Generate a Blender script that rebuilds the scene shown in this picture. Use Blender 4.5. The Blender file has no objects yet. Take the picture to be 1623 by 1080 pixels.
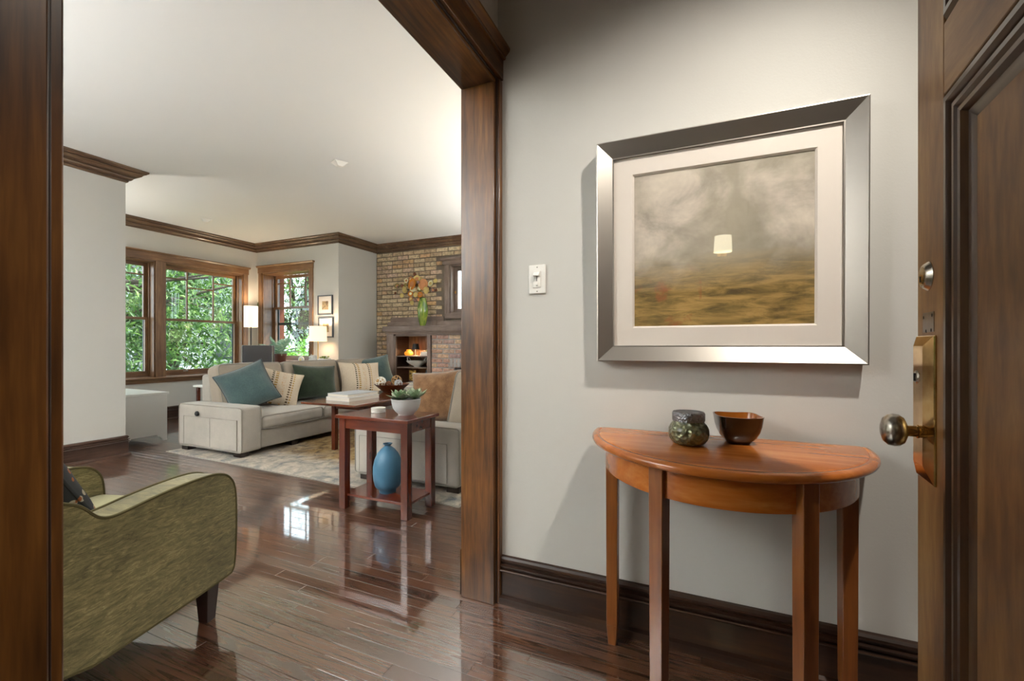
import bpy, math, random
from mathutils import Vector, Matrix
random.seed(7)
R = math.radians
S = bpy.context.scene
COL = S.collection
# ------------------------------------------------------------------ camera
F, HORIZON, YAW, CAMZ = 686.0, 547.0, R(23.4), 1.05
cam_data = bpy.data.cameras.new('camera'); cam = bpy.data.objects.new('camera', cam_data); COL.objects.link(cam)
cam_data.sensor_width = 36; cam_data.lens = F / 1623 * 36; cam_data.shift_y = (HORIZON - 540) / 1623
cam_data.clip_start = .02
cam.location = (0, 0, CAMZ); cam.rotation_euler = (R(90), 0, YAW)
S.camera = cam
# ------------------------------------------------------------------ world, sun, exposure
W = bpy.data.worlds.new('world'); S.world = W; W.use_nodes = True
bg = W.node_tree.nodes['Background']; bg.inputs[0].default_value = (.78, .88, 1, 1); bg.inputs[1].default_value = 4.2
sun_d = bpy.data.lights.new('sun', 'SUN'); sun = bpy.data.objects.new('sun', sun_d); COL.objects.link(sun)
sun_d.energy = 7.0; sun_d.angle = R(1.5); sun_d.color = (1, .94, .84)
sun.rotation_euler = (R(38), 0, R(150)); sun.location = (0, 0, 12)
S.view_settings.view_transform = 'Standard'; S.view_settings.look = 'None'
S.view_settings.exposure = 0.78; S.view_settings.gamma = 1; S.view_settings.use_curve_mapping = False
# strengths and places of the hall lamps and added living room uplights (built below)
HLX, HLY, HALL_E = .62, .72, 66
SCONCE = (.232, -1.98, 2.03)
FILL_E = 600
# a pixel of the 1623x1080 photo gives a direction; its distance comes from the plane it lies on
_d = Vector((-math.sin(YAW), math.cos(YAW), 0)); _r = Vector((math.cos(YAW), math.sin(YAW), 0)); CAM = Vector((0, 0, CAMZ))
def ray(x, y): return _d + _r * ((x - 811.5) / F) + Vector((0, 0, (HORIZON - y) / F))
def on_x(x, y, X): v = ray(x, y); return CAM + v * (X / v.x)
def on_y(x, y, Y): v = ray(x, y); return CAM + v * (Y / v.y)
def on_z(x, y, Z=0.0): v = ray(x, y); return CAM + v * ((Z - CAMZ) / v.z)
def proj(p):
    q = Vector(p) - CAM; dd = q.dot(_d); return (811.5 + F * q.dot(_r) / dd, HORIZON - F * q.z / dd, dd)

# ------------------------------------------------------------------ materials
def lin(c):
    if isinstance(c, str): c = tuple(int(c[i:i+2], 16) / 255 for i in (0, 2, 4))
    return tuple(x / 12.92 if x <= .04045 else ((x + .055) / 1.055) ** 2.4 for x in c) + (1,)
class NT:
    def __init__(s, name):
        s.m = bpy.data.materials.new(name); s.m.use_nodes = True; s.t = s.m.node_tree; s.n = s.t.nodes
        s.b = s.n['Principled BSDF']; s.out = s.n['Material Output']
    def N(s, typ, **k):
        n = s.n.new(typ)
        for a, v in k.items():
            if a[0] == 'i' and a[1:].isdigit(): s.set(n.inputs[int(a[1:])], v)
            elif a.startswith('I_'): s.set(n.inputs[a[2:].replace('_', ' ')], v)
            else: setattr(n, a, v)
        return n
    def set(s, sock, v):
        if isinstance(v, bpy.types.NodeSocket): s.t.links.new(v, sock)
        else: sock.default_value = v
    def P(s, **k):
        for a, v in k.items(): s.set(s.b.inputs[a.replace('_', ' ')], v)
    def obj(s): return s.N('ShaderNodeTexCoord').outputs['Object']
    def rnd(s):
        a = s.N('ShaderNodeObjectInfo').outputs['Random']; b = s.N('ShaderNodeNewGeometry').outputs['Random Per Island']
        return s.N('ShaderNodeMath', operation='ADD', i0=a, i1=b).outputs[0]
    def math(s, op, a, b=0.0, c=0.0): return s.N('ShaderNodeMath', operation=op, i0=a, i1=b, i2=c).outputs[0]
    def map(s, vec, scale=(1, 1, 1), rot=(0, 0, 0), loc=(0, 0, 0)):
        return s.N('ShaderNodeMapping', I_Vector=vec, I_Scale=scale, I_Rotation=rot, I_Location=loc).outputs[0]
    def noise(s, vec, scale, detail=4, rough=.55, dist=0.0):
        return s.N('ShaderNodeTexNoise', I_Vector=vec, I_Scale=scale, I_Detail=detail, I_Roughness=rough, I_Distortion=dist).outputs[0]
    def ramp(s, fac, stops, interp='LINEAR'):
        n = s.N('ShaderNodeValToRGB', I_Fac=fac); r = n.color_ramp; r.interpolation = interp
        while len(r.elements) < len(stops): r.elements.new(1)
        for e, (p, c) in zip(r.elements, stops): e.position = p; e.color = lin(c) if not isinstance(c, (int, float)) else (c, c, c, 1)
        return n.outputs[0]
    def mix(s, f, a, b, mode='MIX'):
        n = s.N('ShaderNodeMix', data_type='RGBA', blend_type=mode)
        s.set(n.inputs[0], f); s.set(n.inputs[6], a); s.set(n.inputs[7], b); return n.outputs[2]
    def bump(s, h, strength=.2, dist=.002):
        s.set(s.b.inputs['Normal'], s.N('ShaderNodeBump', I_Strength=strength, I_Distance=dist, I_Height=h).outputs[0])
MATS = {}
def plain(name, col, rough=.5, metal=0.0, bump=0, bscale=200, spec=.5, coat=0.0, var=0.0, vscale=8, **k):
    m = NT(name); c = lin(col); m.P(Roughness=rough, Metallic=metal, Coat_Weight=coat); m.b.inputs['Specular IOR Level'].default_value = spec
    if var:
        d = tuple(max(0, x * (1 - var)) for x in c[:3]) + (1,); e = tuple(min(1, x * (1 + var)) for x in c[:3]) + (1,)
        n = m.noise(m.obj(), vscale, 5); m.P(Base_Color=m.mix(n, d, e))
    else: m.P(Base_Color=c)
    if bump: m.bump(m.noise(m.obj(), bscale, 3), bump, .003)
    MATS[name] = m.m; return m.m
def wood(name, cols, axis=2, broad=5, fine=70, rough=.35, coat=.0, stretch=.07, bump=.05, finemix=.45):
    m = NT(name); r = m.math('MULTIPLY', m.rnd(), 37.0)
    off = m.N('ShaderNodeCombineXYZ', i0=r, i1=r, i2=r).outputs[0]
    v = m.N('ShaderNodeVectorMath', operation='ADD', i0=m.obj(), i1=off).outputs[0]
    sc = [1, 1, 1]; sc[axis] = stretch
    v = m.map(v, tuple(sc))
    a = m.noise(v, broad, 5, .6, .8); b = m.noise(v, fine, 3, .6, .2)
    f = m.math('ADD', m.math('MULTIPLY', a, 1 - finemix), m.math('MULTIPLY', b, finemix))
    blot = m.noise(m.obj(), 3.5, 3)
    f = m.math('ADD', f, m.math('MULTIPLY', m.math('SUBTRACT', blot, .5), .35))
    n = len(cols)
    m.P(Base_Color=m.ramp(f, [(.3 + .4 * i / (n - 1), c) for i, c in enumerate(cols)]), Roughness=rough, Coat_Weight=coat, Coat_Roughness=.12)
    if bump: m.bump(b, bump, .001)
    MATS[name] = m.m; return m.m
def fabric(name, c1, c2, scale=260, var=4, rough=.9, sheen=.3, bump=.25, mapscale=(1, 1, 1), rot=(0, 0, 0)):
    m = NT(name); o = m.map(m.obj(), mapscale, rot)
    f = m.math('ADD', m.math('MULTIPLY', m.noise(o, var, 5, .6), .6), m.math('MULTIPLY', m.noise(o, scale, 2), .4))
    m.P(Base_Color=m.ramp(f, [(.35, c1), (.65, c2)]), Roughness=rough, Sheen_Weight=sheen, Sheen_Roughness=.5)
    m.b.inputs['Specular IOR Level'].default_value = .2
    m.bump(m.noise(m.obj(), scale, 2), bump, .002); MATS[name] = m.m; return m.m
def glow(name, col, e, base=None):
    m = NT(name); m.P(Base_Color=lin(base or col), Roughness=.8, Emission_Color=lin(col), Emission_Strength=e); MATS[name] = m.m; return m.m
def glass(name, tint='ffffff', ior=1.45, rough=0.0):
    m = NT(name); t = m.N('ShaderNodeBsdfTransparent', I_Color=lin(tint)); g = m.N('ShaderNodeBsdfGlossy', I_Roughness=rough)
    bf = m.N('ShaderNodeNewGeometry').outputs['Backfacing']; fr = m.N('ShaderNodeFresnel', I_IOR=m.math('MULTIPLY_ADD', bf, 1 / ior - ior, ior)); x = m.N('ShaderNodeMixShader', i0=fr.outputs[0], i1=t.outputs[0], i2=g.outputs[0])
    m.t.links.new(x.outputs[0], m.out.inputs[0]); MATS[name] = m.m; return m.m

plain('wall_paint', 'c6c4be', .62, bump=.10, bscale=170, spec=.3)
plain('dimmed_taupe', '8d8478', .65, spec=.3)  # unseen hall and corridor walls, toned down to cut bounced light
plain('ceiling_paint', 'e4e3df', .7, bump=.04, bscale=120, spec=.2)
TRIM = ['2e1a0c', '4f3117', '744a22', '93642e']
for ax, n in enumerate('xyz'): wood('trim_' + n, TRIM, ax, rough=.32, coat=.25)
for ax, n in enumerate('xyz'): wood('crown_' + n, ['3d2a1c', '5e4531', '826a50'], ax, rough=.4, coat=.1)
for ax, n in enumerate('xyz'): wood('casing_' + n, ['513825', '755337', '987650'], ax, rough=.38, coat=.12)
for ax, n in enumerate('xyz'): wood('mantel_' + n, ['524339', '756358', '96857a'], ax, rough=.45)
for ax, n in enumerate('xyz'): wood('base_' + n, ['1a0e07', '2f1b0f', '4a2e18'], ax, rough=.42, coat=.1)
for ax, n in enumerate('xyz'): wood('basel_' + n, ['2a1a13', '3f2a20', '584034'], ax, rough=.35, coat=.2)
wood('door_wood', ['452e19', '694527', '875f34', 'a07a4a'], 2, broad=7, fine=50, rough=.5, coat=.06, stretch=.22, finemix=.3)
wood('door_wood_h', ['452e19', '694527', '875f34', 'a07a4a'], 1, broad=7, fine=50, rough=.5, coat=.06, stretch=.22, finemix=.3)
wood('door_mold', ['2a1a0e', '442b18', '5f4226'], 2, rough=.3, coat=.2)
wood('door_mold_h', ['2a1a0e', '442b18', '5f4226'], 1, rough=.3, coat=.2)
wood('cherry', ['8c4716', 'b06326', 'cc8340'], 0, broad=4, fine=40, rough=.24, coat=.35, bump=.02)
wood('cherry_v', ['5f3214', '80481f', '9c6230'], 2, broad=4, fine=40, rough=.28, coat=.25, bump=.02)
wood('redwood', ['43170c', '612511', '7a341a'], 0, broad=4, fine=40, rough=.18, coat=.5, bump=.0)
wood('redwood_v', ['3a150b', '55200f', '6b2d17'], 2, broad=4, fine=40, rough=.22, coat=.4, bump=.0)
wood('coffee_wood', ['4a2213', '6b351c', '8a5230'], 1, broad=4, fine=40, rough=.15, coat=.5, bump=.0)
wood('bowl_wood', ['2d1309', '57290f', '84481f'], 0, broad=9, fine=50, rough=.35, coat=.2, bump=.0, stretch=.2)
plain('dark_leg', '1c100b', .35, coat=.3)
plain('espresso', '2a1610', .3, coat=.3)
plain('white_plastic', 'e8e5de', .35)
plain('white_paint', 'deddd8', .35, coat=.1)
plain('dark_slot', '161412', .6)
plain('black', '141414', .5)
plain('gold_pole', 'b99353', .28, 1.0)
plain('bronze_pole', '3a342f', .4, .6)
plain('ceramic', 'e6e4df', .35, bump=.05)
plain('stone_white', 'cfcdc8', .8, bump=.3, bscale=60, var=.12, vscale=30)
plain('soil', '2a1c14', .9)
plain('terracotta', '6a3a28', .6, var=.15)
plain('mortar', '75695c', .95, bump=.5, bscale=80, var=.3, vscale=20)
plain('mortar_grey', 'a9a5a2', .95, bump=.5, bscale=80, var=.2, vscale=20)
plain('soot', '17120f', .95)
plain('mat_board', 'e3dad0', .8)
plain('paper', 'e9e4d8', .8, var=.05, vscale=60)
plain('book_white', 'e6e3dc', .5)
plain('book_green', '3d4a40', .5)
plain('book_tan', 'b08a58', .5)
plain('book_blue', '5c6a78', .5)
plain('book_grey', 'b9bcc0', .5)
plain('slate', '27343c', .35)
plain('leather', '3d3634', .45, bump=.12, bscale=350)
plain('chrome_edge', 'b9b6b0', .25, .8)
plain('art_dark_frame', '4b5058', .45)
plain('bark', '3a3128', .95, bump=.6, bscale=40, var=.3, vscale=14)
plain('soil_ground', '46522e', .95, var=.4, vscale=2)
plain('siding', 'b3b8bc', .8)
plain('roofing', '5a5654', .9, var=.2)
plain('house_window', '2d3338', .2)
plain('fence_grey', '5f5c55', .9, var=.2)
plain('exterior_brick', '6e3a28', .9, bump=.5, bscale=50, var=.35, vscale=14)
glass('window_glass', 'f6faf8'); glass('picture_glass', 'ffffff', 1.4)
# brushed silver of the picture frame
m = NT('silver_frame'); v = m.map(m.obj(), (1, 1, .02)); m.P(Base_Color=lin('a8a29a'), Metallic=.9, Roughness=.38); m.bump(m.noise(v, 500, 2), .08, .001); MATS['silver_v'] = m.m
m = NT('silver_frame_h'); v = m.map(m.obj(), (.02, 1, 1)); m.P(Base_Color=lin('a8a29a'), Metallic=.9, Roughness=.38); m.bump(m.noise(v, 500, 2), .08, .001); MATS['silver_h'] = m.m
m = NT('brass'); m.P(Base_Color=m.ramp(m.noise(m.obj(), 30, 4), [(.3, 'a87f3f'), (.7, 'd2b074')]), Metallic=1.0, Roughness=.14); MATS['brass'] = m.m
m = NT('worn_nickel'); m.P(Base_Color=m.ramp(m.noise(m.obj(), 45, 4), [(.35, '8d887e'), (.65, 'd0cabf')]), Metallic=1.0, Roughness=.26); MATS['nickel'] = m.m
# walls of brick
def brickmat(name, stops, rough=.9):
    m = NT(name); o = m.obj(); info = m.N('ShaderNodeObjectInfo').outputs['Random']; isl = m.N('ShaderNodeNewGeometry').outputs['Random Per Island']
    r = m.math('FRACT', m.math('MULTIPLY', m.math('ADD', info, isl), 7.3))
    off = m.N('ShaderNodeCombineXYZ', i0=m.math('MULTIPLY', r, 40.0)).outputs[0]
    v = m.N('ShaderNodeVectorMath', operation='ADD', i0=o, i1=off).outputs[0]
    c = m.ramp(r, stops); n = m.noise(v, 22, 6, .65)
    m.P(Base_Color=m.mix(.7, c, m.ramp(n, [(.30, .16), (.48, .65), (.62, 1.0)]), 'MULTIPLY'), Roughness=rough)
    m.bump(m.noise(v, 40, 5), .6, .01); MATS[name] = m.m
brickmat('brick_buff', [(0, 'b09a7c'), (.2, 'd0b794'), (.45, 'e3cfaa'), (.6, 'c6ae88'), (.8, 'dcbfa6'), (.92, 'd9b080'), (1, 'bba58a')])
brickmat('brick_pink', [(0, 'c49f90'), (.3, 'd3aa96'), (.55, 'e0c2a0'), (.8, 'b99c96'), (1, 'dabda8')])
# oak floor strips
m = NT('oak_strip'); rn = m.rnd(); r = m.math('MULTIPLY', rn, 53.0)
v = m.N('ShaderNodeVectorMath', operation='ADD', i0=m.obj(), i1=m.N('ShaderNodeCombineXYZ', i0=r, i1=r, i2=r).outputs[0]).outputs[0]
cath = m.noise(m.map(v, (.35, 8, 1)), 2.0, 2, .4, .25)
rings = m.math('FRACT', m.math('MULTIPLY', cath, 12.0))
line = m.ramp(rings, [(0, 1.0), (.6, .85), (.84, .25), (.95, .06), (1, .9)])
fine = m.noise(m.map(v, (.03, 1, 1)), 420, 3, .6)
tone = m.ramp(m.math('FRACT', m.math('MULTIPLY', rn, 5.7)), [(0, '553524'), (.4, '66412d'), (.75, '764f38'), (1, '5c3a29')])
c = m.mix(.66, tone, line, 'MULTIPLY'); c = m.mix(.45, c, m.ramp(fine, [(.3, .25), (.6, 1.0)]), 'MULTIPLY')
m.P(Base_Color=c, Roughness=.28, Coat_Weight=.9, Coat_Roughness=.05, Coat_IOR=3.4)
h = m.math('ADD', m.math('MULTIPLY', fine, .3), m.math('MULTIPLY', m.noise(m.map(v, (.5, 2, 1)), 3, 2), 2.0))
m.bump(h, .02, .004); MATS['oak'] = m.m
plain('subfloor', '20120b', .6)
# rug
m = NT('rug'); o = m.obj(); n1 = m.noise(o, 1.6, 8, .68, 1.0); n2 = m.noise(o, 9, 6, .7, .6); n3 = m.noise(o, 300, 2)
sep = m.N('ShaderNodeSeparateXYZ', i0=o)
g = m.math('ADD', m.math('MULTIPLY', m.math('ADD', sep.outputs[1], .95), .85), m.math('MULTIPLY', m.math('SUBTRACT', n1, .5), 1.2))
base = m.mix(m.ramp(g, [(.10, 0.0), (.45, 1.0)]), m.ramp(n2, [(.30, '5f6878'), (.40, '97968f'), (.50, 'b5aca0'), (.62, 'cfc3b2')]), m.ramp(n2, [(.34, '55422c'), (.44, '8a6c42'), (.54, 'a88a58'), (.64, 'bfa679')]))
c = m.mix(.35, base, m.ramp(n3, [(.3, .35), (.65, 1.0)]), 'MULTIPLY')
m.P(Base_Color=c, Roughness=.95); m.bump(n3, .4, .004); MATS['rug'] = m.m
plain('rug_border', '9a948c', .95)
# upholstery
fabric('sofa', 'a19b92', 'bcb5aa', 420, 3)
fabric('sofa_back', '94887a', 'ac9f8e', 420, 3)
fabric('piping', '8d877d', 'a09a90', 300, 3)
m = NT('olive'); o = m.obj(); st = m.map(o, (1, 3, 14), (R(-38), 0, 0)); n = m.noise(st, 5, 8, .75, 1.8); b = m.noise(o, 5, 3)
f = m.math('ADD', m.math('MULTIPLY', n, .75), m.math('MULTIPLY', b, .3)); w_ = m.noise(m.map(o, (1, 1, .15)), 500, 2)
m.P(Base_Color=m.mix(.3, m.ramp(f, [(.38, '48431f'), (.49, '6b6236'), (.58, '877c4c'), (.68, 'aa9f70')]), m.ramp(w_, [(.3, .5), (.7, 1.0)]), 'MULTIPLY'), Roughness=.75, Sheen_Weight=.35)
m.bump(w_, .15, .001); MATS['olive'] = m.m
plain('olive_dark', '524a26', .8)
fabric('olive_seat', '8a8458', 'a39d74', 300, 5)
fabric('teal', '33474a', '4e6462', 90, 6, sheen=.7); fabric('teal_side', '5d7f88', '7d9ba3', 90, 6, sheen=.6)
fabric('forest', '1f2a1c', '36422f', 120, 7, sheen=.5); fabric('rust_weave', '64442b', '977250', 220, 14)
m = NT('beaded'); o = m.obj(); sp = m.N('ShaderNodeSeparateXYZ', i0=o); x = sp.outputs[0]; y = sp.outputs[1]
def stripe(m, x, c, w): return m.math('LESS_THAN', m.math('ABSOLUTE', m.math('SUBTRACT', x, c)), w)
dot = m.math('GREATER_THAN', m.math('SINE', m.math('MULTIPLY', y, 230.0)), -.1)
base = m.ramp(m.noise(o, 200, 2), [(.3, 'c3b098'), (.7, 'ddcfba')])
for cx, w, col in ((-.085, .011, '3f3a26'), (-.045, .015, 'a5803a'), (.10, .011, '5a4528'), (.128, .008, 'b08a46')):
    base = m.mix(m.math('MULTIPLY', stripe(m, x, cx, w), dot), base, lin(col))
base = m.mix(m.math('MULTIPLY', stripe(m, x, .03, .02), m.math('GREATER_THAN', m.noise(m.map(o, (1, 9, 1)), 30, 3), .58)), base, lin('c08a52'))
m.P(Base_Color=base, Roughness=.9); m.bump(m.noise(o, 160, 2), .4, .004); MATS['beaded'] = m.m
m = NT('motif'); o = m.obj(); vo = m.N('ShaderNodeTexVoronoi', I_Vector=o, I_Scale=26.0); n = m.noise(o, 18, 3)
base = m.mix(m.math('LESS_THAN', vo.outputs[0], .28), lin('3d3f42'), m.ramp(n, [(.42, 'b5ac98'), (.5, 'b5ac98'), (.54, '9a5a34'), (1, '9a5a34')]))
m.P(Base_Color=base, Roughness=.9); MATS['motif'] = m.m
# the abstract landscape
m = NT('landscape'); o = m.obj(); sp = m.N('ShaderNodeSeparateXYZ', i0=o); x = sp.outputs[0]; z = sp.outputs[2]
w1 = m.noise(m.map(o, (1, 1, 1.3)), 5.0, 9, .66, .35); w2 = m.noise(m.map(o, (1, 1, 5), (0, 0, 0), (3, 0, 0)), 7, 7, .68, .5)
w3 = m.noise(m.map(o, (1, 1, 1.2), loc=(7, 0, 2)), 3.2, 5, .55, .6)
sky = m.ramp(w1, [(.30, '8f8878'), (.42, 'b0a698'), (.52, 'c6bbac'), (.62, 'd6cbba'), (.74, 'e2d7c2')])
sky = m.mix(m.ramp(w3, [(.40, .75), (.56, 0.0)]), sky, lin('938c78'))
land = m.ramp(w2, [(.32, '50401f'), (.43, '75602f'), (.52, '947840'), (.60, 'ab8a4c'), (.70, 'b8935a')])
land = m.mix(m.math('MULTIPLY', m.ramp(m.noise(o, 11, 4, .6, .4), [(.55, 0.0), (.68, 1.0)]), m.math('LESS_THAN', x, -.05)), land, lin('96552a'))
zz = m.math('ADD', z, m.math('MULTIPLY', m.math('SUBTRACT', w3, .5), .05))
hill = m.math('MULTIPLY', m.ramp(x, [(.02, 0.0), (.22, 1.0)]), m.ramp(m.math('ADD', m.math('ADD', zz, .36), m.math('MULTIPLY', x, -.35)), [(.20, 1.0), (.34, 0.0)]))
sky = m.mix(m.math('MULTIPLY', hill, .7), sky, lin('6f664c'))
hz = m.ramp(m.math('ADD', m.math('MULTIPLY', zz, 1.87), .5), [(.22, 0.0), (.32, .35), (.46, 1.0)])
m.P(Base_Color=m.mix(hz, land, sky), Roughness=.6); m.bump(m.noise(o, 90, 4), .25, .002); MATS['landscape'] = m.m
def print_mat(name, a, b, sc):
    m = NT(name); m.P(Base_Color=m.ramp(m.noise(m.obj(), sc, 4), [(.4, a), (.6, b)]), Roughness=.7); MATS[name] = m.m
print_mat('sepia_print', '6b5a44', 'b79f78', 22); print_mat('gold_print', '2a2418', 'd2aa52', 30)
# leaves
def leafmat(name, a, b, c, tr=.35):
    m = NT(name); r = m.rnd(); col = m.ramp(m.math('FRACT', m.math('MULTIPLY', r, 3.1)), [(0, a), (.55, b), (1, c)])
    m.P(Base_Color=col, Roughness=.45); t = m.N('ShaderNodeBsdfTranslucent', I_Color=col)
    x = m.N('ShaderNodeMixShader', i0=tr, i1=m.b.outputs[0], i2=t.outputs[0]); m.t.links.new(x.outputs[0], m.out.inputs[0]); MATS[name] = m.m
leafmat('leaf_tree', '23401a', '44682c', '87a85a'); leafmat('leaf_shrub', '4f8420', '6ea82c', '9fc850')
leafmat('leaf_palm', '6f9a7c', '9fbfa2', 'cdd8bd', .25); leafmat('leaf_succ', '7d9a72', 'a3b896', 'c3cdb0', .1); leafmat('leaf_yellow', '5d7a20', '8aa63a', 'c2c860', .2)
# lamps
glow('shade_white', 'fff0d8', .55); glow('shade_table', 'ffeac8', .5); glow('sconce_shade', 'f7ecc8', 8.0); glow('bulb_white', 'fff4e0', 8.0); glow('amber', 'ff9a2a', .5, 'c46a1a')
# vases and jars
m = NT('blue_glaze'); sp = m.N('ShaderNodeSeparateXYZ', i0=m.obj()); m.P(Base_Color=m.ramp(m.math('ADD', m.math('MULTIPLY', sp.outputs[2], 2.5), m.math('MULTIPLY', m.noise(m.obj(), 14, 5), .4)), [(.2, '3c6580'), (.6, '4a7c9a'), (1, '5c8cab')]), Roughness=.42); MATS['blue_glaze'] = m.m
m = NT('green_glaze'); m.P(Base_Color=m.ramp(m.noise(m.map(m.obj(), (1, 1, .25)), 22, 5, .6, 1.0), [(.3, '2f4a1e'), (.45, '5d7a2a'), (.6, '8a9a3a'), (.72, 'b0a050')]), Roughness=.15, Coat_Weight=.5); MATS['green_glaze'] = m.m
m = NT('mercury_green'); n = m.noise(m.obj(), 26, 4, .6, .8); vo = m.N('ShaderNodeTexVoronoi', I_Vector=m.obj(), I_Scale=95.0)
m.P(Base_Color=m.ramp(n, [(.3, '353a2a'), (.48, '6a6e52'), (.6, '8b8d6c'), (.72, 'aab4a4')]), Metallic=.55, Roughness=.28, Coat_Weight=.5); m.bump(vo.outputs[0], .9, .006); MATS['mercury'] = m.m
m = NT('pewter'); vo = m.N('ShaderNodeTexVoronoi', I_Vector=m.obj(), I_Scale=170.0); m.P(Base_Color=lin('85868a'), Metallic=.85, Roughness=.3); m.bump(vo.outputs[0], .7, .004); MATS['pewter'] = m.m
plain('bowl_outside', '241307', .22, coat=.6); plain('bowl_inside', '8a4c14', .2, coat=.6, var=.2, vscale=20)
m = NT('embossed'); sp = m.N('ShaderNodeSeparateXYZ', i0=m.obj())
an = m.math('ARCTAN2', sp.outputs[1], sp.outputs[0]); wv = m.math('SINE', m.math('ADD', m.math('MULTIPLY', an, 40.0), m.math('MULTIPLY', sp.outputs[2], 900.0))); wv2 = m.math('SINE', m.math('SUBTRACT', m.math('MULTIPLY', an, 40.0), m.math('MULTIPLY', sp.outputs[2], 900.0)))
m.P(Base_Color=lin('dcdcda'), Roughness=.35); m.bump(m.math('MULTIPLY', wv, wv2), .5, .002); MATS['embossed'] = m.m
for nm, c in (('copper', 'c98a58'), ('disc_gold', 'd6c079'), ('disc_pale', 'efe6bd'), ('disc_rust', '7a4a2c'), ('disc_mauve', '8a6a64'), ('disc_orange', 'd98a2a'), ('disc_olive', '8a7c40')):
    plain(nm, c, .35, .3, var=.25, vscale=40)
# ------------------------------------------------------------------ mesh helpers
class MB:
    def __init__(s): s.v = []; s.f = []; s.mi = []; s.cur = 0
    def add(s, v, f):
        k = len(s.v); s.v += [tuple(p) for p in v]; s.f += [tuple(i + k for i in q) for q in f]; s.mi += [s.cur] * len(f); return s
    def box(s, x0, x1, y0, y1, z0, z1):
        x0, x1 = sorted((x0, x1)); y0, y1 = sorted((y0, y1)); z0, z1 = sorted((z0, z1))
        return s.add([(x0, y0, z0), (x1, y0, z0), (x1, y1, z0), (x0, y1, z0), (x0, y0, z1), (x1, y0, z1), (x1, y1, z1), (x0, y1, z1)],
                     [(0, 3, 2, 1), (4, 5, 6, 7), (0, 1, 5, 4), (1, 2, 6, 5), (2, 3, 7, 6), (3, 0, 4, 7)])
    def taper(s, c0, w0, c1, w1):      # square section from centre c0 (half sizes w0) to c1
        (x, y, z), (X, Y, Z) = c0, c1; a, b = w0; A, B = w1
        return s.add([(x-a, y-b, z), (x+a, y-b, z), (x+a, y+b, z), (x-a, y+b, z), (X-A, Y-B, Z), (X+A, Y-B, Z), (X+A, Y+B, Z), (X-A, Y+B, Z)],
                     [(0, 3, 2, 1), (4, 5, 6, 7), (0, 1, 5, 4), (1, 2, 6, 5), (2, 3, 7, 6), (3, 0, 4, 7)])
    def lathe(s, prof, seg=32, c=(0, 0, 0), ax='z', sx=1, sy=1):
        v = []; n = len(prof)
        for i in range(seg):
            a = 2 * math.pi * i / seg; ca, sa = math.cos(a), math.sin(a)
            for r, z in prof:
                p = (r * ca * sx, r * sa * sy, z)
                if ax == 'x': p = (z, p[0], p[1])
                if ax == 'y': p = (p[0], z, p[1])
                v.append((p[0] + c[0], p[1] + c[1], p[2] + c[2]))
        f = [(i * n + j, ((i + 1) % seg) * n + j, ((i + 1) % seg) * n + j + 1, i * n + j + 1) for i in range(seg) for j in range(n - 1)]
        if ax == 'y': f = [q[::-1] for q in f]
        s.add(v, f)
        for j, fl in ((0, 1), (n - 1, 0)):
            if prof[j][0] > 1e-5:
                q = [len(s.v) - seg * n + i * n + j for i in range(seg)]
                if fl: q = q[::-1]
                if ax == 'y': q = q[::-1]
                s.f.append(tuple(q)); s.mi.append(s.cur)
        return s
    def cyl(s, c, r, h, seg=24, ax='z', r2=None): return s.lathe([(r, 0), (r2 if r2 is not None else r, h)], seg, c, ax)
    def tube(s, path, r, seg=8, closed=False, caps=True):
        P = [Vector(p) for p in path]; n = len(P); rr = r if isinstance(r, (list, tuple)) else [r] * n
        v = []; up = None
        for i in range(n):
            a = P[i - 1] if (i or closed) else P[i]; b = P[(i + 1) % n] if (i < n - 1 or closed) else P[i]
            t = (b - a); t = t.normalized() if t.length > 1e-9 else Vector((0, 0, 1))
            if up is None: up = Vector((0, 0, 1)) if abs(t.z) < .9 else Vector((1, 0, 0))
            x = up.cross(t); x = x.normalized() if x.length > 1e-6 else Vector((1, 0, 0)); up = t.cross(x).normalized()
            for k in range(seg):
                w = 2 * math.pi * k / seg; v.append(P[i] + (x * math.cos(w) + up * math.sin(w)) * rr[i])
        m = n if closed else n - 1
        f = [(i * seg + k, i * seg + (k + 1) % seg, ((i + 1) % n) * seg + (k + 1) % seg, ((i + 1) % n) * seg + k) for i in range(m) for k in range(seg)]
        if caps and not closed: f += [tuple(range(seg))[::-1], tuple((n - 1) * seg + k for k in range(seg))]
        return s.add(v, f)
    def prism(s, poly, a, b, ax='z'):   # polygon (counter-clockwise) extruded along an axis from a to b
        n = len(poly)
        def q(p, h): return (p[0], p[1], h) if ax == 'z' else ((h, p[0], p[1]) if ax == 'x' else (p[0], h, p[1]))
        f = [tuple(range(n))[::-1], tuple(range(n, 2 * n))] + [(i, (i + 1) % n, n + (i + 1) % n, n + i) for i in range(n)]
        if ax == 'y': f = [g[::-1] for g in f]
        return s.add([q(p, a) for p in poly] + [q(p, b) for p in poly], f)
    def sweep(s, prof, path, closed=False):   # mitred moulding: profile (offset to the left, z) along a plan path
        n = len(path); m = len(prof); v = []
        for i in range(n):
            p = Vector(path[i]); a = p - Vector(path[i - 1]) if (i or closed) else None; b = Vector(path[(i + 1) % n]) - p if (i < n - 1 or closed) else None
            a = a or b; b = b or a; a = a.normalized(); b = b.normalized()
            na = Vector((-a.y, a.x)); nb = Vector((-b.y, b.x)); mm = (na + nb); mm = mm / max(.2, mm.dot(na))
            for o, z in prof: v.append((p.x + mm.x * o, p.y + mm.y * o, z))
        k = n if closed else n - 1
        f = [(i * m + j, i * m + (j + 1) % m, ((i + 1) % n) * m + (j + 1) % m, ((i + 1) % n) * m + j) for i in range(k) for j in range(m)]
        if not closed: f += [tuple(range(m)), tuple((n - 1) * m + j for j in range(m))[::-1]]
        return s.add(v, f)
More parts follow.
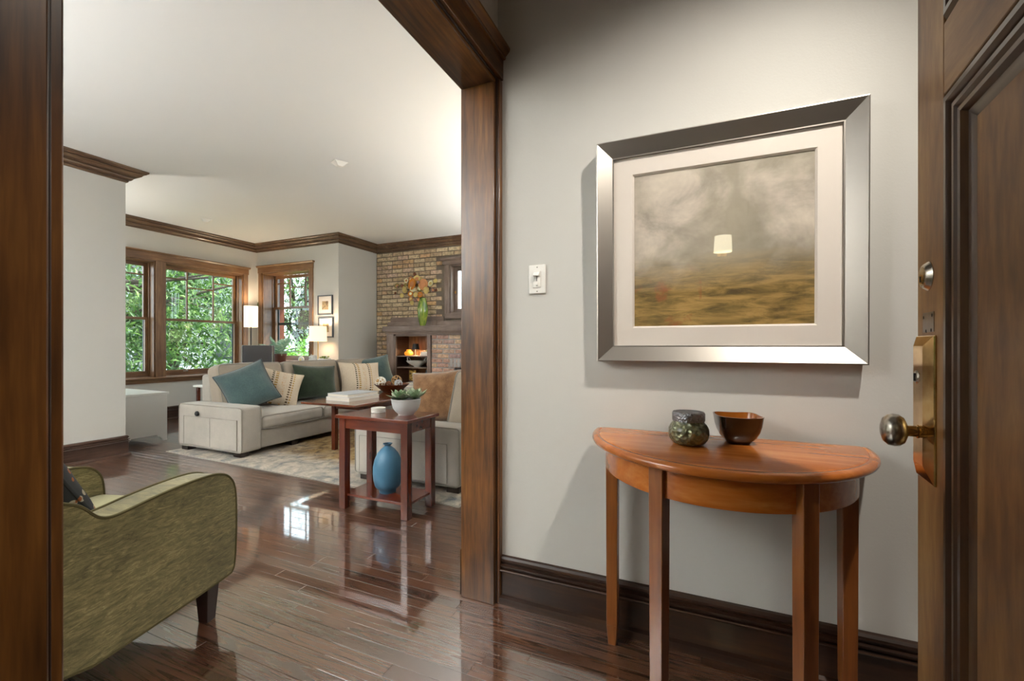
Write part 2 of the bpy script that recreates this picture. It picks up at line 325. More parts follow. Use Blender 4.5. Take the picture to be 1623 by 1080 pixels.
    def rbox(s, x0, x1, y0, y1, z0, z1, r=.03, n=5, puff=(0, 0, 0)):  # soft box; puff swells each axis
        c = Vector(((x0+x1)/2, (y0+y1)/2, (z0+z1)/2)); h = Vector((abs(x1-x0)/2, abs(y1-y0)/2, abs(z1-z0)/2)); r = min(r, min(h) * .98)
        key = {}; V = []; Fc = []
        def samp(hh):
            e = 1 - r / hh; return [-1, -1 + (1-e)*.3, -1 + (1-e)*.65, -e] + [-e + 2*e*i/n for i in range(1, n)] + [e, 1 - (1-e)*.65, 1 - (1-e)*.3, 1]
        def vert(p):
            q = Vector((p[0]*h.x, p[1]*h.y, p[2]*h.z)); inn = Vector([max(-(h[i]-r), min(h[i]-r, q[i])) for i in range(3)]); d = q - inn
            w = inn + d.normalized() * r if d.length > 1e-9 else q
            for i in range(3):
                j, k = (i + 1) % 3, (i + 2) % 3
                w[i] += p[i] * puff[i] * max(0, 1 - p[j]**2) * max(0, 1 - p[k]**2)
            w += c; kk = (round(w.x, 5), round(w.y, 5), round(w.z, 5))
            if kk not in key: key[kk] = len(V); V.append(kk)
            return key[kk]
        for i in range(3):
            j, k = (i + 1) % 3, (i + 2) % 3; sj, sk = samp(h[j]), samp(h[k])
            for sg in (-1, 1):
                for a in range(len(sj) - 1):
                    for b in range(len(sk) - 1):
                        q = []
                        for da, db in ((0, 0), (1, 0), (1, 1), (0, 1)):
                            p = [0, 0, 0]; p[i] = sg; p[j] = sj[a+da]; p[k] = sk[b+db]; q.append(vert(p))
                        if len(set(q)) >= 3:
                            q2 = []
                            for t in q:
                                if t not in q2: q2.append(t)
                            Fc.append(tuple(q2 if sg > 0 else q2[::-1]))
        return s.add(V, Fc)
    def shift(s, d): s.v = [(p[0]+d[0], p[1]+d[1], p[2]+d[2]) for p in s.v]; return s
    def tf(s, M): s.v = [tuple(M @ Vector(p)) for p in s.v]; return s
    def build(s, name, mat, parent=None, world=False, smooth=35, bevel=0, seg=2):
        me = bpy.data.meshes.new(name)
        v = s.v
        if world and parent is not None:
            L = parent.get('_base', (0, 0, 0)); v = [(p[0]-L[0], p[1]-L[1], p[2]-L[2]) for p in v]
        me.from_pydata(v, [], s.f); me.validate()
        mats = mat if isinstance(mat, (list, tuple)) else [mat]
        for q in mats: me.materials.append(MATS[q])
        if len(mats) > 1: me.polygons.foreach_set('material_index', s.mi[:len(me.polygons)])
        if smooth: me.shade_smooth(); me.set_sharp_from_angle(angle=R(smooth))
        me.update()
        o = bpy.data.objects.new(name, me); COL.objects.link(o)
        if parent is not None: o.parent = parent
        if bevel:
            b = o.modifiers.new('bevel', 'BEVEL'); b.width = bevel; b.segments = seg; b.limit_method = 'ANGLE'; b.angle_limit = R(40)
        return o
def tag(o, label, cat, group=None, kind=None):
    o['label'] = label; o['category'] = cat
    if group: o['group'] = group
    if kind: o['kind'] = kind
    return o
def thing(name, label, cat, loc=(0, 0, 0), rz=0, group=None, kind=None):
    o = bpy.data.objects.new(name, None); COL.objects.link(o); o.location = loc; o.rotation_euler = (0, 0, rz); o.empty_display_size = .1
    o['_base'] = tuple(loc); return tag(o, label, cat, group, kind)
def struct(name, mb, mat, label, cat, **k): return tag(mb.build(name, mat, **k), label, cat, kind='structure')
def box(name, mat, parent, x0, x1, y0, y1, z0, z1, world=True, bevel=.002): return MB().box(x0, x1, y0, y1, z0, z1).build(name, mat, parent, world, bevel=bevel)
def cp(o, parent=None, loc=None, name=None):
    c = o.copy(); COL.objects.link(c)
    if parent is not None: c.parent = parent
    if loc is not None: c.location = loc
    return c

# ------------------------------------------------------------------ the rooms
ZC = 2.72                       # ceiling
YH = 1.62                       # hall wall with the picture
XO, XI = -.765, -.90            # the two faces of the doorway wall
DY0, DY1, DZ = .286, 1.571, 2.115   # doorway opening
XS, YS = -5.02, 2.324           # pier before the sunroom
XA, YB, YK = -6.83, 4.977, 5.823    # window wall, side window wall, brick wall
struct('wall_hall', MB().box(XO, 1.75, YH, YH + .12, 0, ZC), 'wall_paint', 'greige painted hall wall behind the framed landscape', 'wall')
w = MB().box(XI, XO, DY1 + .02, YK + .2, 0, ZC).box(XI, XO, -2.3, DY0 - .02, 0, ZC).box(XI, XO, DY0 - .02, DY1 + .02, DZ + .02, ZC)
struct('wall_doorway', w, 'wall_paint', 'painted wall around the wide cased opening to the living room', 'wall', smooth=0)
struct('wall_pier', MB().box(XS - .15, XS, -2.2, YS, 0, ZC), 'wall_paint', 'light grey wall pier beside the white chest', 'wall')
w1a, w1b, w2a, w2b, WZ0, WZ1 = 2.25, 3.496, 3.61, 4.736, .60, 2.20
w = MB().box(XA - .25, XA, 1.05, w1a, 0, ZC).box(XA - .25, XA, w2b, YB + .25, 0, ZC).box(XA - .25, XA, w1a, w2b, 0, WZ0).box(XA - .25, XA, w1a, w2b, WZ1, ZC).box(XA - .25, XA, w1b, w2a, WZ0, WZ1)
struct('wall_window', w, 'wall_paint', 'light grey sunroom wall around the pair of big windows', 'wall', smooth=0)
b0, b1, BZ0, BZ1 = -6.693, -5.614, .78, 2.245
w = MB().box(XA, b0, YB, YB + .3, 0, ZC).box(b1, XS, YB, YB + .3, 0, ZC).box(b0, b1, YB, YB + .3, 0, BZ0).box(b0, b1, YB, YB + .3, BZ1, ZC).box(XS - .2, XS, YB + .3, YK, 0, ZC)
struct('wall_sunroom_side', w, 'wall_paint', 'light grey wall with the single window and two small pictures', 'wall', smooth=0)
struct('wall_sunroom_near', MB().box(XA - .25, XS - .15, 1.05, 1.2, 0, ZC), 'wall_paint', 'plain wall closing the sunroom opposite the single window', 'wall')
struct('wall_living_side', MB().box(XS - .15, XI, -2.35, -2.2, 0, ZC), 'wall_paint', 'plain living room wall facing the fireplace', 'wall')
# entry side of the hall (behind the camera) and the stair corridor beyond it
w = MB().box(XO, -.66, -.1, .05, 0, ZC).box(.34, 1.75, -.1, .05, 0, ZC).box(-.66, .34, -.1, .05, 2.07, ZC)
struct('wall_entry', w, 'dimmed_taupe', 'wall around the entry doorway', 'wall', smooth=0)
struct('wall_hall_end', MB().box(1.75, 1.87, -2.35, YH + .12, 0, ZC), 'dimmed_taupe', 'end wall of the hall beyond the entry door', 'wall')
struct('wall_corridor', MB().box(XO, 1.75, -2.35, -2.2, 0, ZC), 'dimmed_taupe', 'corridor wall carrying the lit sconce', 'wall')
struct('ceiling', MB().box(XA - .25, 1.87, -2.35, YK + .25, ZC, ZC + .1), 'ceiling_paint', 'smooth white ceiling over hall and living room', 'ceiling')
# ---- floor of oak strips
fl = struct('floor', MB().box(XA - .25, 1.87, -2.35, YK + .25, -.08, -.0045), 'subfloor', 'glossy dark oak strip floor running through hall and living room', 'floor')
PW = .0572; LEN = [.55, .8, 1.05, 1.35, 1.7, 2.1]
def plank_mesh(L):
    c = .0007; g = .0004; x0, x1, y0, y1 = g, L - g, g, PW - g
    return ([(x0, y0, -.0045), (x1, y0, -.0045), (x1, y1, -.0045), (x0, y1, -.0045), (x0, y0, -.00045), (x1, y0, -.00045), (x1, y1, -.00045), (x0, y1, -.00045),
             (x0 + c, y0 + c, 0), (x1 - c, y0 + c, 0), (x1 - c, y1 - c, 0), (x0 + c, y1 - c, 0)],
            [(0, 1, 5, 4), (1, 2, 6, 5), (2, 3, 7, 6), (3, 0, 4, 7), (4, 5, 9, 8), (5, 6, 10, 9), (6, 7, 11, 10), (7, 4, 8, 11), (8, 9, 10, 11)])
pmesh = {}
for L in LEN:
    me = bpy.data.meshes.new('plank'); v, f = plank_mesh(L); me.from_pydata(v, [], f); me.materials.append(MATS['oak']); me.update(); pmesh[L] = me
planks = []
rows = int((YK + 2.2) / PW) + 1; rp = random.Random(11)
for j in range(rows):
    y = YH - .012 + PW * (j - int((YH + 2.2) / PW)); x = XA - rp.uniform(0, 1.2)
    while x < 1.75:
        L = rp.choice(LEN); planks.append((x, y, L)); x += L
def score(p):
    x, y, L = p; best = 0
    for fx in (.1, .35, .65, .9):
        X = x + L * fx; Yc = y + PW / 2
        if proj((X, Yc, 0))[2] < .3: continue
        a, b, dd = proj((X, Yc, 0))
        if not (60 < a < 1470 and b < 1110): continue
        if X < XO:
            yy = Yc * XO / X
            if not (DY0 - .02 < yy < DY1 + .02): continue
        elif Yc > YH: continue
        best = max(best, 1 / dd)
    return best
planks.sort(key=score, reverse=True)
for x, y, L in planks[:280]:
    o = bpy.data.objects.new('plank', pmesh[L]); COL.objects.link(o); o.location = (x, y, 0); o.parent = fl
mb = MB()
for x, y, L in planks[280:]:
    v, f = plank_mesh(L); mb.add([(a + x, b + y, c) for a, b, c in v], f)
o = mb.build('plank_field', 'oak', fl, smooth=0); o['kind'] = 'stuff'
# ---- mouldings
CROWN = [(0, 2.598), (.010, 2.598), (.016, 2.606), (.016, 2.618), (.030, 2.620), (.042, 2.632), (.046, 2.646), (.038, 2.650), (.052, 2.652), (.070, 2.656), (.088, 2.668), (.098, 2.684), (.090, 2.688), (.112, 2.690), (.122, 2.698), (.130, 2.704), (.130, ZC - .0005), (0, ZC - .0005)]
run = [(XI, YK), (XS, YK), (XS, YB), (XA, YB), (XA, 1.2), (XS - .15, 1.2), (XS - .15, YS), (XS, YS), (XS, -2.2)]
struct('trim_1', MB().sweep(CROWN, run), 'crown_y', 'dark stained crown moulding along the living room ceiling', 'crown moulding', smooth=25)
BASE = [(0, 0), (.032, 0), (.032, .012), (.028, .024), (.016, .030), (.015, .128), (.025, .129), (.027, .133), (.025, .137), (.015, .139), (.015, .147), (.024, .149), (.024, .154), (.012, .157), (.013, .163), (.019, .170), (.018, .178), (.012, .186), (.0, .188)]
struct('baseboard_hall', MB().sweep(BASE, [(1.75, YH), (XO + .02, YH)]), 'base_x', 'tall dark moulded baseboard under the picture wall', 'baseboard', smooth=25)
struct('baseboard_sunroom', MB().sweep(BASE, [(XS, YB + .0), (XA, YB), (XA, 1.2)]), 'basel_y', 'dark baseboard below the sunroom windows', 'baseboard', smooth=25)
struct('baseboard_pier', MB().sweep(BASE, [(XS - .15, 1.2), (XS - .15, YS), (XS, YS), (XS, -2.2)]), 'basel_y', 'dark baseboard wrapping the wall pier', 'baseboard', smooth=25)
struct('baseboard_living', MB().sweep(BASE, [(XI, 2.0), (XI, YK)]), 'basel_y', 'dark baseboard behind the smaller sofa', 'baseboard', smooth=25)
# ---- cased opening
t = thing('trim_2', 'dark stained wood casing of the wide living room doorway', 'door casing', (-.83, .93, 0), kind='structure')
for y0, y1 in ((DY1, DY1 + .02), (DY0 - .02, DY0)): box('jamb', 'trim_z', t, XI - .012, XO + .006, y0, y1, 0, DZ, bevel=.003)
box('head_jamb', 'trim_y', t, XI - .012, XO + .006, DY0 - .02, DY1 + .02, DZ, DZ + .02, bevel=.003)
for sgn, yy in ((1, DY1 + .014), (-1, DY0 - .014)):
    a, b = sorted((yy, yy + sgn * .006)); box('bead', 'base_z', t, XO, XO + .012, a, b, 0, DZ + .02)
    a, b = sorted((yy + sgn * .006, YH - .0005 if sgn > 0 else yy - .13)); box('casing', 'trim_z', t, XO, XO + .022, a, b, 0, DZ + .016, bevel=.003)
    a, b = sorted((yy, yy + sgn * .12)); box('casing', 'trim_z', t, XI - .02, XI, a, b, 0, DZ + .016, bevel=.003)
    a, b = sorted((yy, yy + sgn * .12)); box('plinth', 'trim_z', t, XI - .026, XI - .02, a, b, 0, .19, bevel=.002)
box('head_bead', 'base_y', t, XO, XO + .012, DY0 - .14, YH - .0005, DZ + .014, DZ + .022)
box('head_casing', 'trim_y', t, XO, XO + .026, DY0 - .16, YH - .0005, DZ + .022, DZ + .105, bevel=.002)
box('head_casing', 'trim_y', t, XI - .024, XI, DY0 - .16, DY1 + .16, DZ + .014, DZ + .12, bevel=.002)
CAP = [(0, DZ + .105), (.034, DZ + .105), (.038, DZ + .110), (.036, DZ + .116), (.042, DZ + .122), (.052, DZ + .132), (.056, DZ + .14), (.056, DZ + .147), (0, DZ + .147)]
MB().sweep(CAP, [(XO, YH - .0005), (XO, DY0 - .18)]).build('cap_moulding', 'trim_y', t, True, smooth=25)
CAPI = [(0, DZ + .12), (-.04, DZ + .12), (-.05, DZ + .145), (0, DZ + .145)]
MB().sweep(CAPI, [(XI, DY1 + .16), (XI, DY0 - .18)]).build('cap_moulding', 'trim_y', t, True, smooth=25)

# ---- windows: t runs along the wall, n into the wall, z up
def window(name, label, fmap, ax, t0, t1, z0, zm, z1, nL=.11, glassname='window_glass', woodn='casing', sides=(1, 1), stool=True, casw=.075, lower_only=False, storm=None, own_casing=True, headh=.10, base=(0, 0, 0), casing_top=None):
    w = thing(name, label, 'window', base, kind='structure'); hz = woodn + '_' + ax; vz = woodn + '_z'
    def bx(nm, mat, a, b, n0, n1, c, d, parent=w, bevel=.002):
        p, q = fmap(a, n0), fmap(b, n1); B = base
        return MB().box(p[0]-B[0], q[0]-B[0], p[1]-B[1], q[1]-B[1], c-B[2], d-B[2]).build(nm, mat, parent, bevel=bevel)
    D = .22
    bx('jamb', vz, t0 - .001, t0 + .018, .0, D, z0, z1); bx('jamb', vz, t1 - .018, t1 + .001, .0, D, z0, z1); bx('head_jamb', hz, t0, t1, .0, D, z1 - .018, z1 + .001); bx('sill_board', hz, t0, t1, .0, D, z0, z0 + .016)
    for tt in (t0 + .018, t1 - .030): bx('stop', vz, tt, tt + .012, nL - .022, nL - .002, z0 + .016, z1 - .018)
    sw = .046
    a, b = t0 + .019, t1 - .019
    def sash(nm, n0, c, d, bot, top):
        s = bx(nm, hz, a, b, n0, n0 + .035, c, c + bot)
        bx('stile', vz, a, a + sw, n0, n0 + .035, c + bot, d - top, s); bx('stile', vz, b - sw, b, n0, n0 + .035, c + bot, d - top, s); bx('top_rail', hz, a, b, n0, n0 + .035, d - top, d, s)
        pane = bx('pane', glassname, a + sw - .004, b - sw + .004, n0 + .016, n0 + .020, c + bot - .004, d - top + .004, s, bevel=0)
        return s
    lo = sash('lower_sash', nL, z0 + .016, zm, .075, .034)
    for f_ in (.28,): 
        q = a + (b - a) * f_; bx('sash_lift', 'chrome_edge', q - .035, q + .035, nL - .014, nL, z0 + .062, z0 + .076, lo)
    up = sash('upper_sash', nL + .037, zm - .034, z1 - .018, .034, .05)
    g0, g1, gz0, gz1 = a + sw, b - sw, zm, z1 - .068; tw = .018
    v1, v2 = g0 + (g1 - g0) * .31, g0 + (g1 - g0) * .69
    for vv in (v1, v2): bx('muntin', vz, vv - tw/2, vv + tw/2, nL + .038, nL + .064, gz0, gz1, up)
    hh = gz1 - gz0
    for p, q, fr in ((g0, v1 - tw/2, .17), (v1 + tw/2, v2 - tw/2, .33), (v2 + tw/2, g1, .17)): bx('muntin', hz, p, q, nL + .038, nL + .064, gz1 - hh*fr - tw/2, gz1 - hh*fr + tw/2, up)
    if storm:
        bx('storm_rail', 'slate', a, b, nL + .078, nL + .095, storm - .02, storm + .02)
    for tt in (a, b - .03): bx('storm_stile', 'slate', tt, tt + .03, nL + .078, nL + .095, z0 + .016, z1 - .018)
    return w, bx
fA = lambda t, n: (XA - n, t)
HB = 'casing'
WA, bxA = window('window_1', 'double hung window nearest the wall pier, partly hidden by it', fA, 'y', w1a, w1b, WZ0, 1.43, WZ1, base=(XA - .1, (w1a + w1b) / 2, WZ0))
WA2, bxA2 = window('window_2', 'double hung window with many paned top sash beside the floor lamp', fA, 'y', w2a, w2b, WZ0, 1.43, WZ1, base=(XA - .1, (w2a + w2b) / 2, WZ0))
t = thing('trim_3', 'wide wood casing joining the pair of sunroom windows', 'window casing', (XA, 3.6, .5), kind='structure')
box('mullion', 'casing_z', t, XA, XA + .02, w1b - .002, w2a - .03, WZ0, WZ1 + .01); box('mullion_bead', 'casing_z', t, XA, XA + .014, w2a - .029, w2a + .002, WZ0, WZ1 + .01)
box('casing', 'casing_z', t, XA, XA + .02, w2b - .002, w2b + .075, WZ0, WZ1); box('casing', 'casing_z', t, XA, XA + .02, w1a - .075, w1a + .002, WZ0, WZ1)
box('head_casing', 'casing_y', t, XA, XA + .024, w1a - .08, w2b + .085, WZ1, WZ1 + .095)
MB().sweep([(0, 2.293), (.030, 2.293), (.034, 2.298), (.044, 2.312), (.044, 2.322), (0, 2.322)], [(XA, w2b + .105), (XA, w1a - .1)]).build('cap_moulding', 'casing_y', t, True)
box('stool', 'casing_y', t, XA - .10, XA + .055, w1a - .1, w2b + .1, WZ0 - .022, WZ0 + .008, bevel=.01); box('apron', 'casing_y', t, XA, XA + .018, w1a - .08, w2b + .08, .53, WZ0 - .022)
fB = lambda t, n: (t, YB + n)
WB, bxB = window('window_3', 'single double hung window between the floor lamp and the small pictures', fB, 'x', b0, b1, BZ0, 1.69, BZ1, nL=.19, base=((b0 + b1) / 2, YB + .1, BZ0), storm=1.41)
t = thing('trim_4', 'wood casing of the single sunroom window', 'window casing', ((b0 + b1) / 2, YB, .7), kind='structure')
box('casing', 'casing_z', t, b0 - .077, b0 + .002, YB - .02, YB, BZ0, BZ1); box('casing', 'casing_z', t, b1 - .002, b1 + .08, YB - .02, YB, BZ0, BZ1)
box('head_casing', 'casing_x', t, b0 - .085, b1 + .088, YB - .024, YB, BZ1, BZ1 + .095)
MB().sweep([(0, 2.34), (.030, 2.34), (.034, 2.345), (.044, 2.358), (.044, 2.368), (0, 2.368)], [(b1 + .105, YB), (b0 - .105, YB)]).build('cap_moulding', 'casing_x', t, True)
box('stool', 'casing_x', t, b0 - .1, b1 + .1, YB - .05, YB + .19, BZ0 - .022, BZ0 + .006, bevel=.008); box('apron', 'casing_x', t, b0 - .08, b1 + .08, YB - .018, YB, BZ0 - .09, BZ0 - .022)

# ---- brick wall (bricks one by one where the picture shows them)
wb = struct('wall_brick', MB().box(XS - .2, -3.58, YK + .006, YK + .2, 0, ZC).box(-2.85, XO, YK + .006, YK + .2, 0, ZC).box(-3.58, -2.85, YK + .006, YK + .2, 0, 1.53).box(-3.58, -2.85, YK + .006, YK + .2, 2.31, ZC), 'mortar', 'exposed buff brick wall above the fireplace', 'wall', smooth=0)
BW, BH, GX, GZ = .205, .058, .011, .012
def brick_mesh(name, w, h, d, mat, seed):
    rr = random.Random(seed); m = MB().rbox(0, w, -.004 - d, .01, 0, h, r=.006, n=2)
    m.v = [(x + rr.uniform(-.003, .003), y + rr.uniform(-.003, .003), z + rr.uniform(-.002, .002)) for x, y, z in m.v]
    return m
def simple_brick(w, h, d, rr):
    j = lambda s=.003: rr.uniform(-s, s); b = .005
    v = [(j(), .006, j()), (w + j(), .006, j()), (w + j(), .006, h + j()), (j(), .006, h + j()), (b + j(), -d + j(), b + j()), (w - b + j(), -d + j(), b + j()), (w - b + j(), -d + j(), h - b + j()), (b + j(), -d + j(), h - b + j()), (w/2, -d - .002 + j(), h/2)]
    return v, [(0, 1, 5, 4), (1, 2, 6, 5), (2, 3, 7, 6), (3, 0, 4, 7), (4, 5, 8), (5, 6, 8), (6, 7, 8), (7, 4, 8)]
def brick_set(w, h, d, mat, n, seed):
    out = []
    for i in range(n):
        v, f = simple_brick(w, h, d, random.Random(seed + i)); me = bpy.data.meshes.new('brick'); me.from_pydata(v, [], f); me.materials.append(MATS[mat]); me.update(); out.append(me)
    return out
full = brick_set(BW, BH, .006, 'brick_buff', 6, 1); half = brick_set(BW / 2 - GX / 2, BH, .006, 'brick_buff', 4, 50)
rb = random.Random(3); rest = MB()
for j in range(int(2.6 / (BH + GZ)) + 1):
    z = j * (BH + GZ) + .004
    if z + BH > 2.60: break
    x = XS + .01 + (0 if j % 2 else -(BW + GX) / 2); header = (j % 6 == 3)
    while x < -3.0:
        hb = header; w = BW / 2 - GX / 2 if hb else BW
        x1 = x + w
        hidden = (x1 > -4.50 and z < 1.30) or (x1 > -3.70 and z < 2.39)
        if x1 > XS + .02 and not hidden:
            if x < XS: x = XS + .004; w = x1 - x
            if w > .06:
                ms = rb.choice(half if w < .15 else full); o = bpy.data.objects.new('brick', ms); COL.objects.link(o); o.parent = wb
                o.location = (x, YK + rb.uniform(-.004, .003), z)
                if w < .15 and not hb: o.scale.x = w / (BW / 2 - GX / 2)
                elif w >= .15 and w < BW - .01: o.scale.x = w / BW
        x = x1 + GX
# small high window in the brick wall
fK = lambda t, n: (t, YK + n)
w3 = thing('window_4', 'small leaded window set high in the brick wall beside the doorway', 'window', (-3.2, YK, 1.45), kind='structure')
def kx(nm, mat, a, b, n0, n1, c, d, bevel=.003): return box(nm, mat, w3, a, b, YK + n0, YK + n1, c, d, bevel=bevel)
kx('casing', 'mantel_z', -3.66, -3.58, -.03, .0, 1.46, 2.30); kx('casing', 'mantel_z', -2.86, -2.78, -.03, .0, 1.46, 2.30); kx('head_casing', 'mantel_x', -3.68, -2.76, -.034, 0, 2.30, 2.365)
MB().sweep([(0, 2.365), (.036, 2.365), (.06, 2.385), (.066, 2.395), (.066, 2.405), (0, 2.405)], [(-2.72, YK), (-3.72, YK)]).build('cap_moulding', 'mantel_x', w3, True)
kx('stool', 'mantel_x', -3.66, -2.78, -.032, 0, 1.46, 1.54)
kx('jamb', 'mantel_z', -3.58, -3.56, 0, .15, 1.54, 2.30); kx('jamb', 'mantel_z', -2.88, -2.86, 0, .15, 1.54, 2.30); kx('head_jamb', 'mantel_x', -3.56, -2.88, 0, .15, 2.28, 2.30); kx('sill_board', 'mantel_x', -3.56, -2.88, 0, .15, 1.54, 1.56)
for a, b in ((-3.56, -3.50), (-2.94, -2.88)): kx('stile', 'mantel_z', a, b, .10, .14, 1.56, 2.28)
kx('rail', 'mantel_x', -3.50, -2.94, .10, .14, 1.56, 1.62); kx('rail', 'mantel_x', -3.50, -2.94, .10, .14, 2.22, 2.28); kx('pane', 'window_glass', -3.50, -2.94, .118, .122, 1.62, 2.22, bevel=0)
for xx in (-3.36, -3.22, -3.08): kx('lead_bar', 'slate', xx - .005, xx + .005, .112, .128, 1.62, 2.22, bevel=0)
kx('latch', 'gold_pole', -3.545, -3.52, .085, .10, 1.86, 1.90)
# ------------------------------------------------------------------ entry door
DA = R(5.5); DW, DT = .86, .045
dirv = Vector((math.sin(DA), math.cos(DA), 0)); free = Vector((.366, 1.02, 0))
door = thing('door_1', 'open stained wood panel entry door with knob and lock plate', 'door', free, kind='structure'); door.rotation_euler = (0, 0, -DA)
# local: y runs from the free edge (0) back to the hinge (-DW), face we see at x = 0
def dbx(nm, mat, a, b, x0, x1, c, d, parent=door, bevel=.002): return MB().box(x0, x1, -a, -b, c, d).build(nm, mat, parent, bevel=bevel)
ST = .122; RL = [(.012, .26), (1.445, 1.557), (1.93, 2.04)]
dbx('stile', 'door_wood', 0, ST, 0, DT, .012, 2.04); dbx('stile', 'door_wood', DW - ST, DW, 0, DT, .012, 2.04)
for c, d in RL: dbx('rail', 'door_wood_h', ST, DW - ST, 0, DT, c, d)
for (c, d) in ((.26, 1.445), (1.557, 1.93)):
    dbx('panel', 'door_wood', ST + .01, DW - ST - .01, .016, DT - .016, c + .01, d - .01, bevel=0)
    for side in (0, 1):
        sx = (lambda x: x) if side == 0 else (lambda x: DT - x)
        prof = [(0, .014), (.004, .014), (.005, .003), (.011, -.003), (.019, -.003), (.023, .003), (.024, .010), (.028, .010), (.029, .001), (.036, .001), (.040, .007), (.044, .003), (.050, .004), (.054, .012), (.062, .013), (.070, .016)]
        # prof: (inset from the panel opening, depth x); swept round the opening as four mitred pieces
        A, B = ST - .002, DW - ST + .002
        cor = [(A, c - .002), (B, c - .002), (B, d + .002), (A, d + .002)]; ins = [(1, 1), (-1, 1), (-1, -1), (1, -1)]
        for k in range(4):
            (a0, z0), (a1, z1) = cor[k], cor[(k + 1) % 4]; (ia, iz), (ja, jz) = ins[k], ins[(k + 1) % 4]
            v = [(sx(x), -(a0 + ia * o), z0 + iz * o) for o, x in prof] + [(sx(x), -(a1 + ja * o), z1 + jz * o) for o, x in prof]
            n = len(prof); MB().add(v, [(i, i + 1, n + i + 1, n + i) for i in range(n - 1)]).build('panel_moulding', 'door_mold' if k % 2 else 'door_mold_h', door, smooth=30)
# lock plate, bevelled all round
e0, e1, ez0, ez1 = .004, .094, .816, 1.066; bv = .026
o_ = [(0, -e0, ez0), (0, -e1, ez0), (0, -e1, ez1), (0, -e0, ez1)]; mid = [(-.003, y, z) for _, y, z in o_]
top = [(-.009, -e0 - .006, ez0 + bv), (-.009, -e1 + bv + .008, ez0 + bv), (-.009, -e1 + bv + .008, ez1 - bv + .008), (-.009, -e0 - .006, ez1 - bv + .008)]
pl = MB().add(o_ + mid + top, [(0, 1, 5, 4), (1, 2, 6, 5), (2, 3, 7, 6), (3, 0, 4, 7), (4, 5, 9, 8), (5, 6, 10, 9), (6, 7, 11, 10), (7, 4, 8, 11), (8, 9, 10, 11)]).build('lock_plate', 'brass', door, smooth=0, bevel=.002)
MB().lathe([(.0, -.020), (.010, -.019), (.0135, -.016), (.016, -.010), (.0175, -.008), (.0175, -.002)], 28, (.008, -.030, .993), 'x').build('cylinder_lock', 'nickel', pl)
MB().box(-.0132, -.010, -.0312, -.0288, .986, 1.0).build('keyhole', 'dark_slot', pl)
kn = MB().lathe([(0, -.0635), (.012, -.063), (.021, -.060), (.027, -.0535), (.0285, -.046), (.0275, -.039), (.023, -.033), (.014, -.029), (.0, -.029)], 36, (0, -.055, .900), 'x').build('knob', 'nickel', door)
MB().lathe([(.0125, -.031), (.0095, -.027), (.0095, -.016), (.0115, -.015), (.0115, -.013), (.0105, -.012), (.0105, -.007)], 24, (0, -.055, .900), 'x').build('shank', 'brass', kn)
db = MB().lathe([(.0, -.0085), (.0165, -.0082), (.018, -.0068), (.0195, -.0075), (.025, -.001), (.025, 0.001)], 36, (0, -.055, 1.168), 'x').build('deadbolt', 'nickel', door)
MB().lathe([(.0, -.0105), (.0085, -.0102), (.009, -.008)], 20, (0, -.055, 1.163), 'x').build('key_plug', 'brass', db)
MB().box(-.0115, -.0100, -.0558, -.0542, 1.158, 1.168).build('keyhole', 'dark_slot', db)
dbx('patch', 'door_mold', .030, .082, -.0006, .002, 1.072, 1.106, bevel=0)
for a, z in ((.034, 1.098), (.074, 1.100), (.046, 1.074), (.070, 1.075)): MB().box(-.0012, 0, -a - .0012, -a + .0012, z - .0025, z + .0025).build('nail_hole', 'dark_slot', door, smooth=0)
for z in (.3, 1.05, 1.8): MB().cyl((-.008, -DW - .004, z), .007, .09, 12).build('hinge', 'brass', door)

# ------------------------------------------------------------------ framed landscape
PX0, PX1, PZ0, PZ1 = -.341, .4535, .992, 1.776; pw, pth = .056, .052
pic = thing('framed_picture', 'abstract cloudy landscape with cream mat in a brushed silver frame above the demilune table', 'picture', ((PX0 + PX1) / 2, YH - .001, PZ0)); pic.rotation_euler = (R(.8), 0, 0)
hw, hh = (PX1 - PX0) / 2, PZ1 - PZ0
prof = [(0, 0), (0, -pth), (.0035, -pth - .001), (pw - .004, -.026), (pw, -.026), (pw, -.012)]   # (inset, y)
cor = [(-hw, 0), (hw, 0), (hw, hh), (-hw, hh)]; ins = [(1, 1), (-1, 1), (-1, -1), (1, -1)]
for k in range(4):
    (a0, z0), (a1, z1) = cor[k], cor[(k + 1) % 4]; (ia, iz), (ja, jz) = ins[k], ins[(k + 1) % 4]; n = len(prof)
    v = [(a0 + ia * o, y, z0 + iz * o) for o, y in prof] + [(a1 + ja * o, y, z1 + jz * o) for o, y in prof]
    MB().add(v, [(i, n + i, n + i + 1, i + 1) for i in range(n - 1)]).build('frame_rail', 'silver_h' if k % 2 == 0 else 'silver_v', pic, smooth=20)
ix0, ix1, iz0, iz1 = -.214 - .0563, .328 - .0563, 1.117 - PZ0, 1.653 - PZ0
ow, oz0, oz1 = hw - pw + .002, pw - .002, hh - pw + .002; yb = -.018; c_ = .006
mb = MB().add([(-ow, yb, oz0), (ow, yb, oz0), (ow, yb, oz1), (-ow, yb, oz1), (ix0 - c_, yb, iz0 - c_), (ix1 + c_, yb, iz0 - c_), (ix1 + c_, yb, iz1 + c_), (ix0 - c_, yb, iz1 + c_), (ix0, yb + .007, iz0), (ix1, yb + .007, iz0), (ix1, yb + .007, iz1), (ix0, yb + .007, iz1)],
              [(0, 1, 5, 4), (1, 2, 6, 5), (2, 3, 7, 6), (3, 0, 4, 7), (4, 5, 9, 8), (5, 6, 10, 9), (6, 7, 11, 10), (7, 4, 8, 11)])
mb.build('mat', 'mat_board', pic, smooth=0)
im = MB().box(-.275, .275, -.002, .002, -.272, .272).build('canvas', 'landscape', pic, smooth=0); im.location = ((ix0 + ix1) / 2, yb + .0095, (iz0 + iz1) / 2)
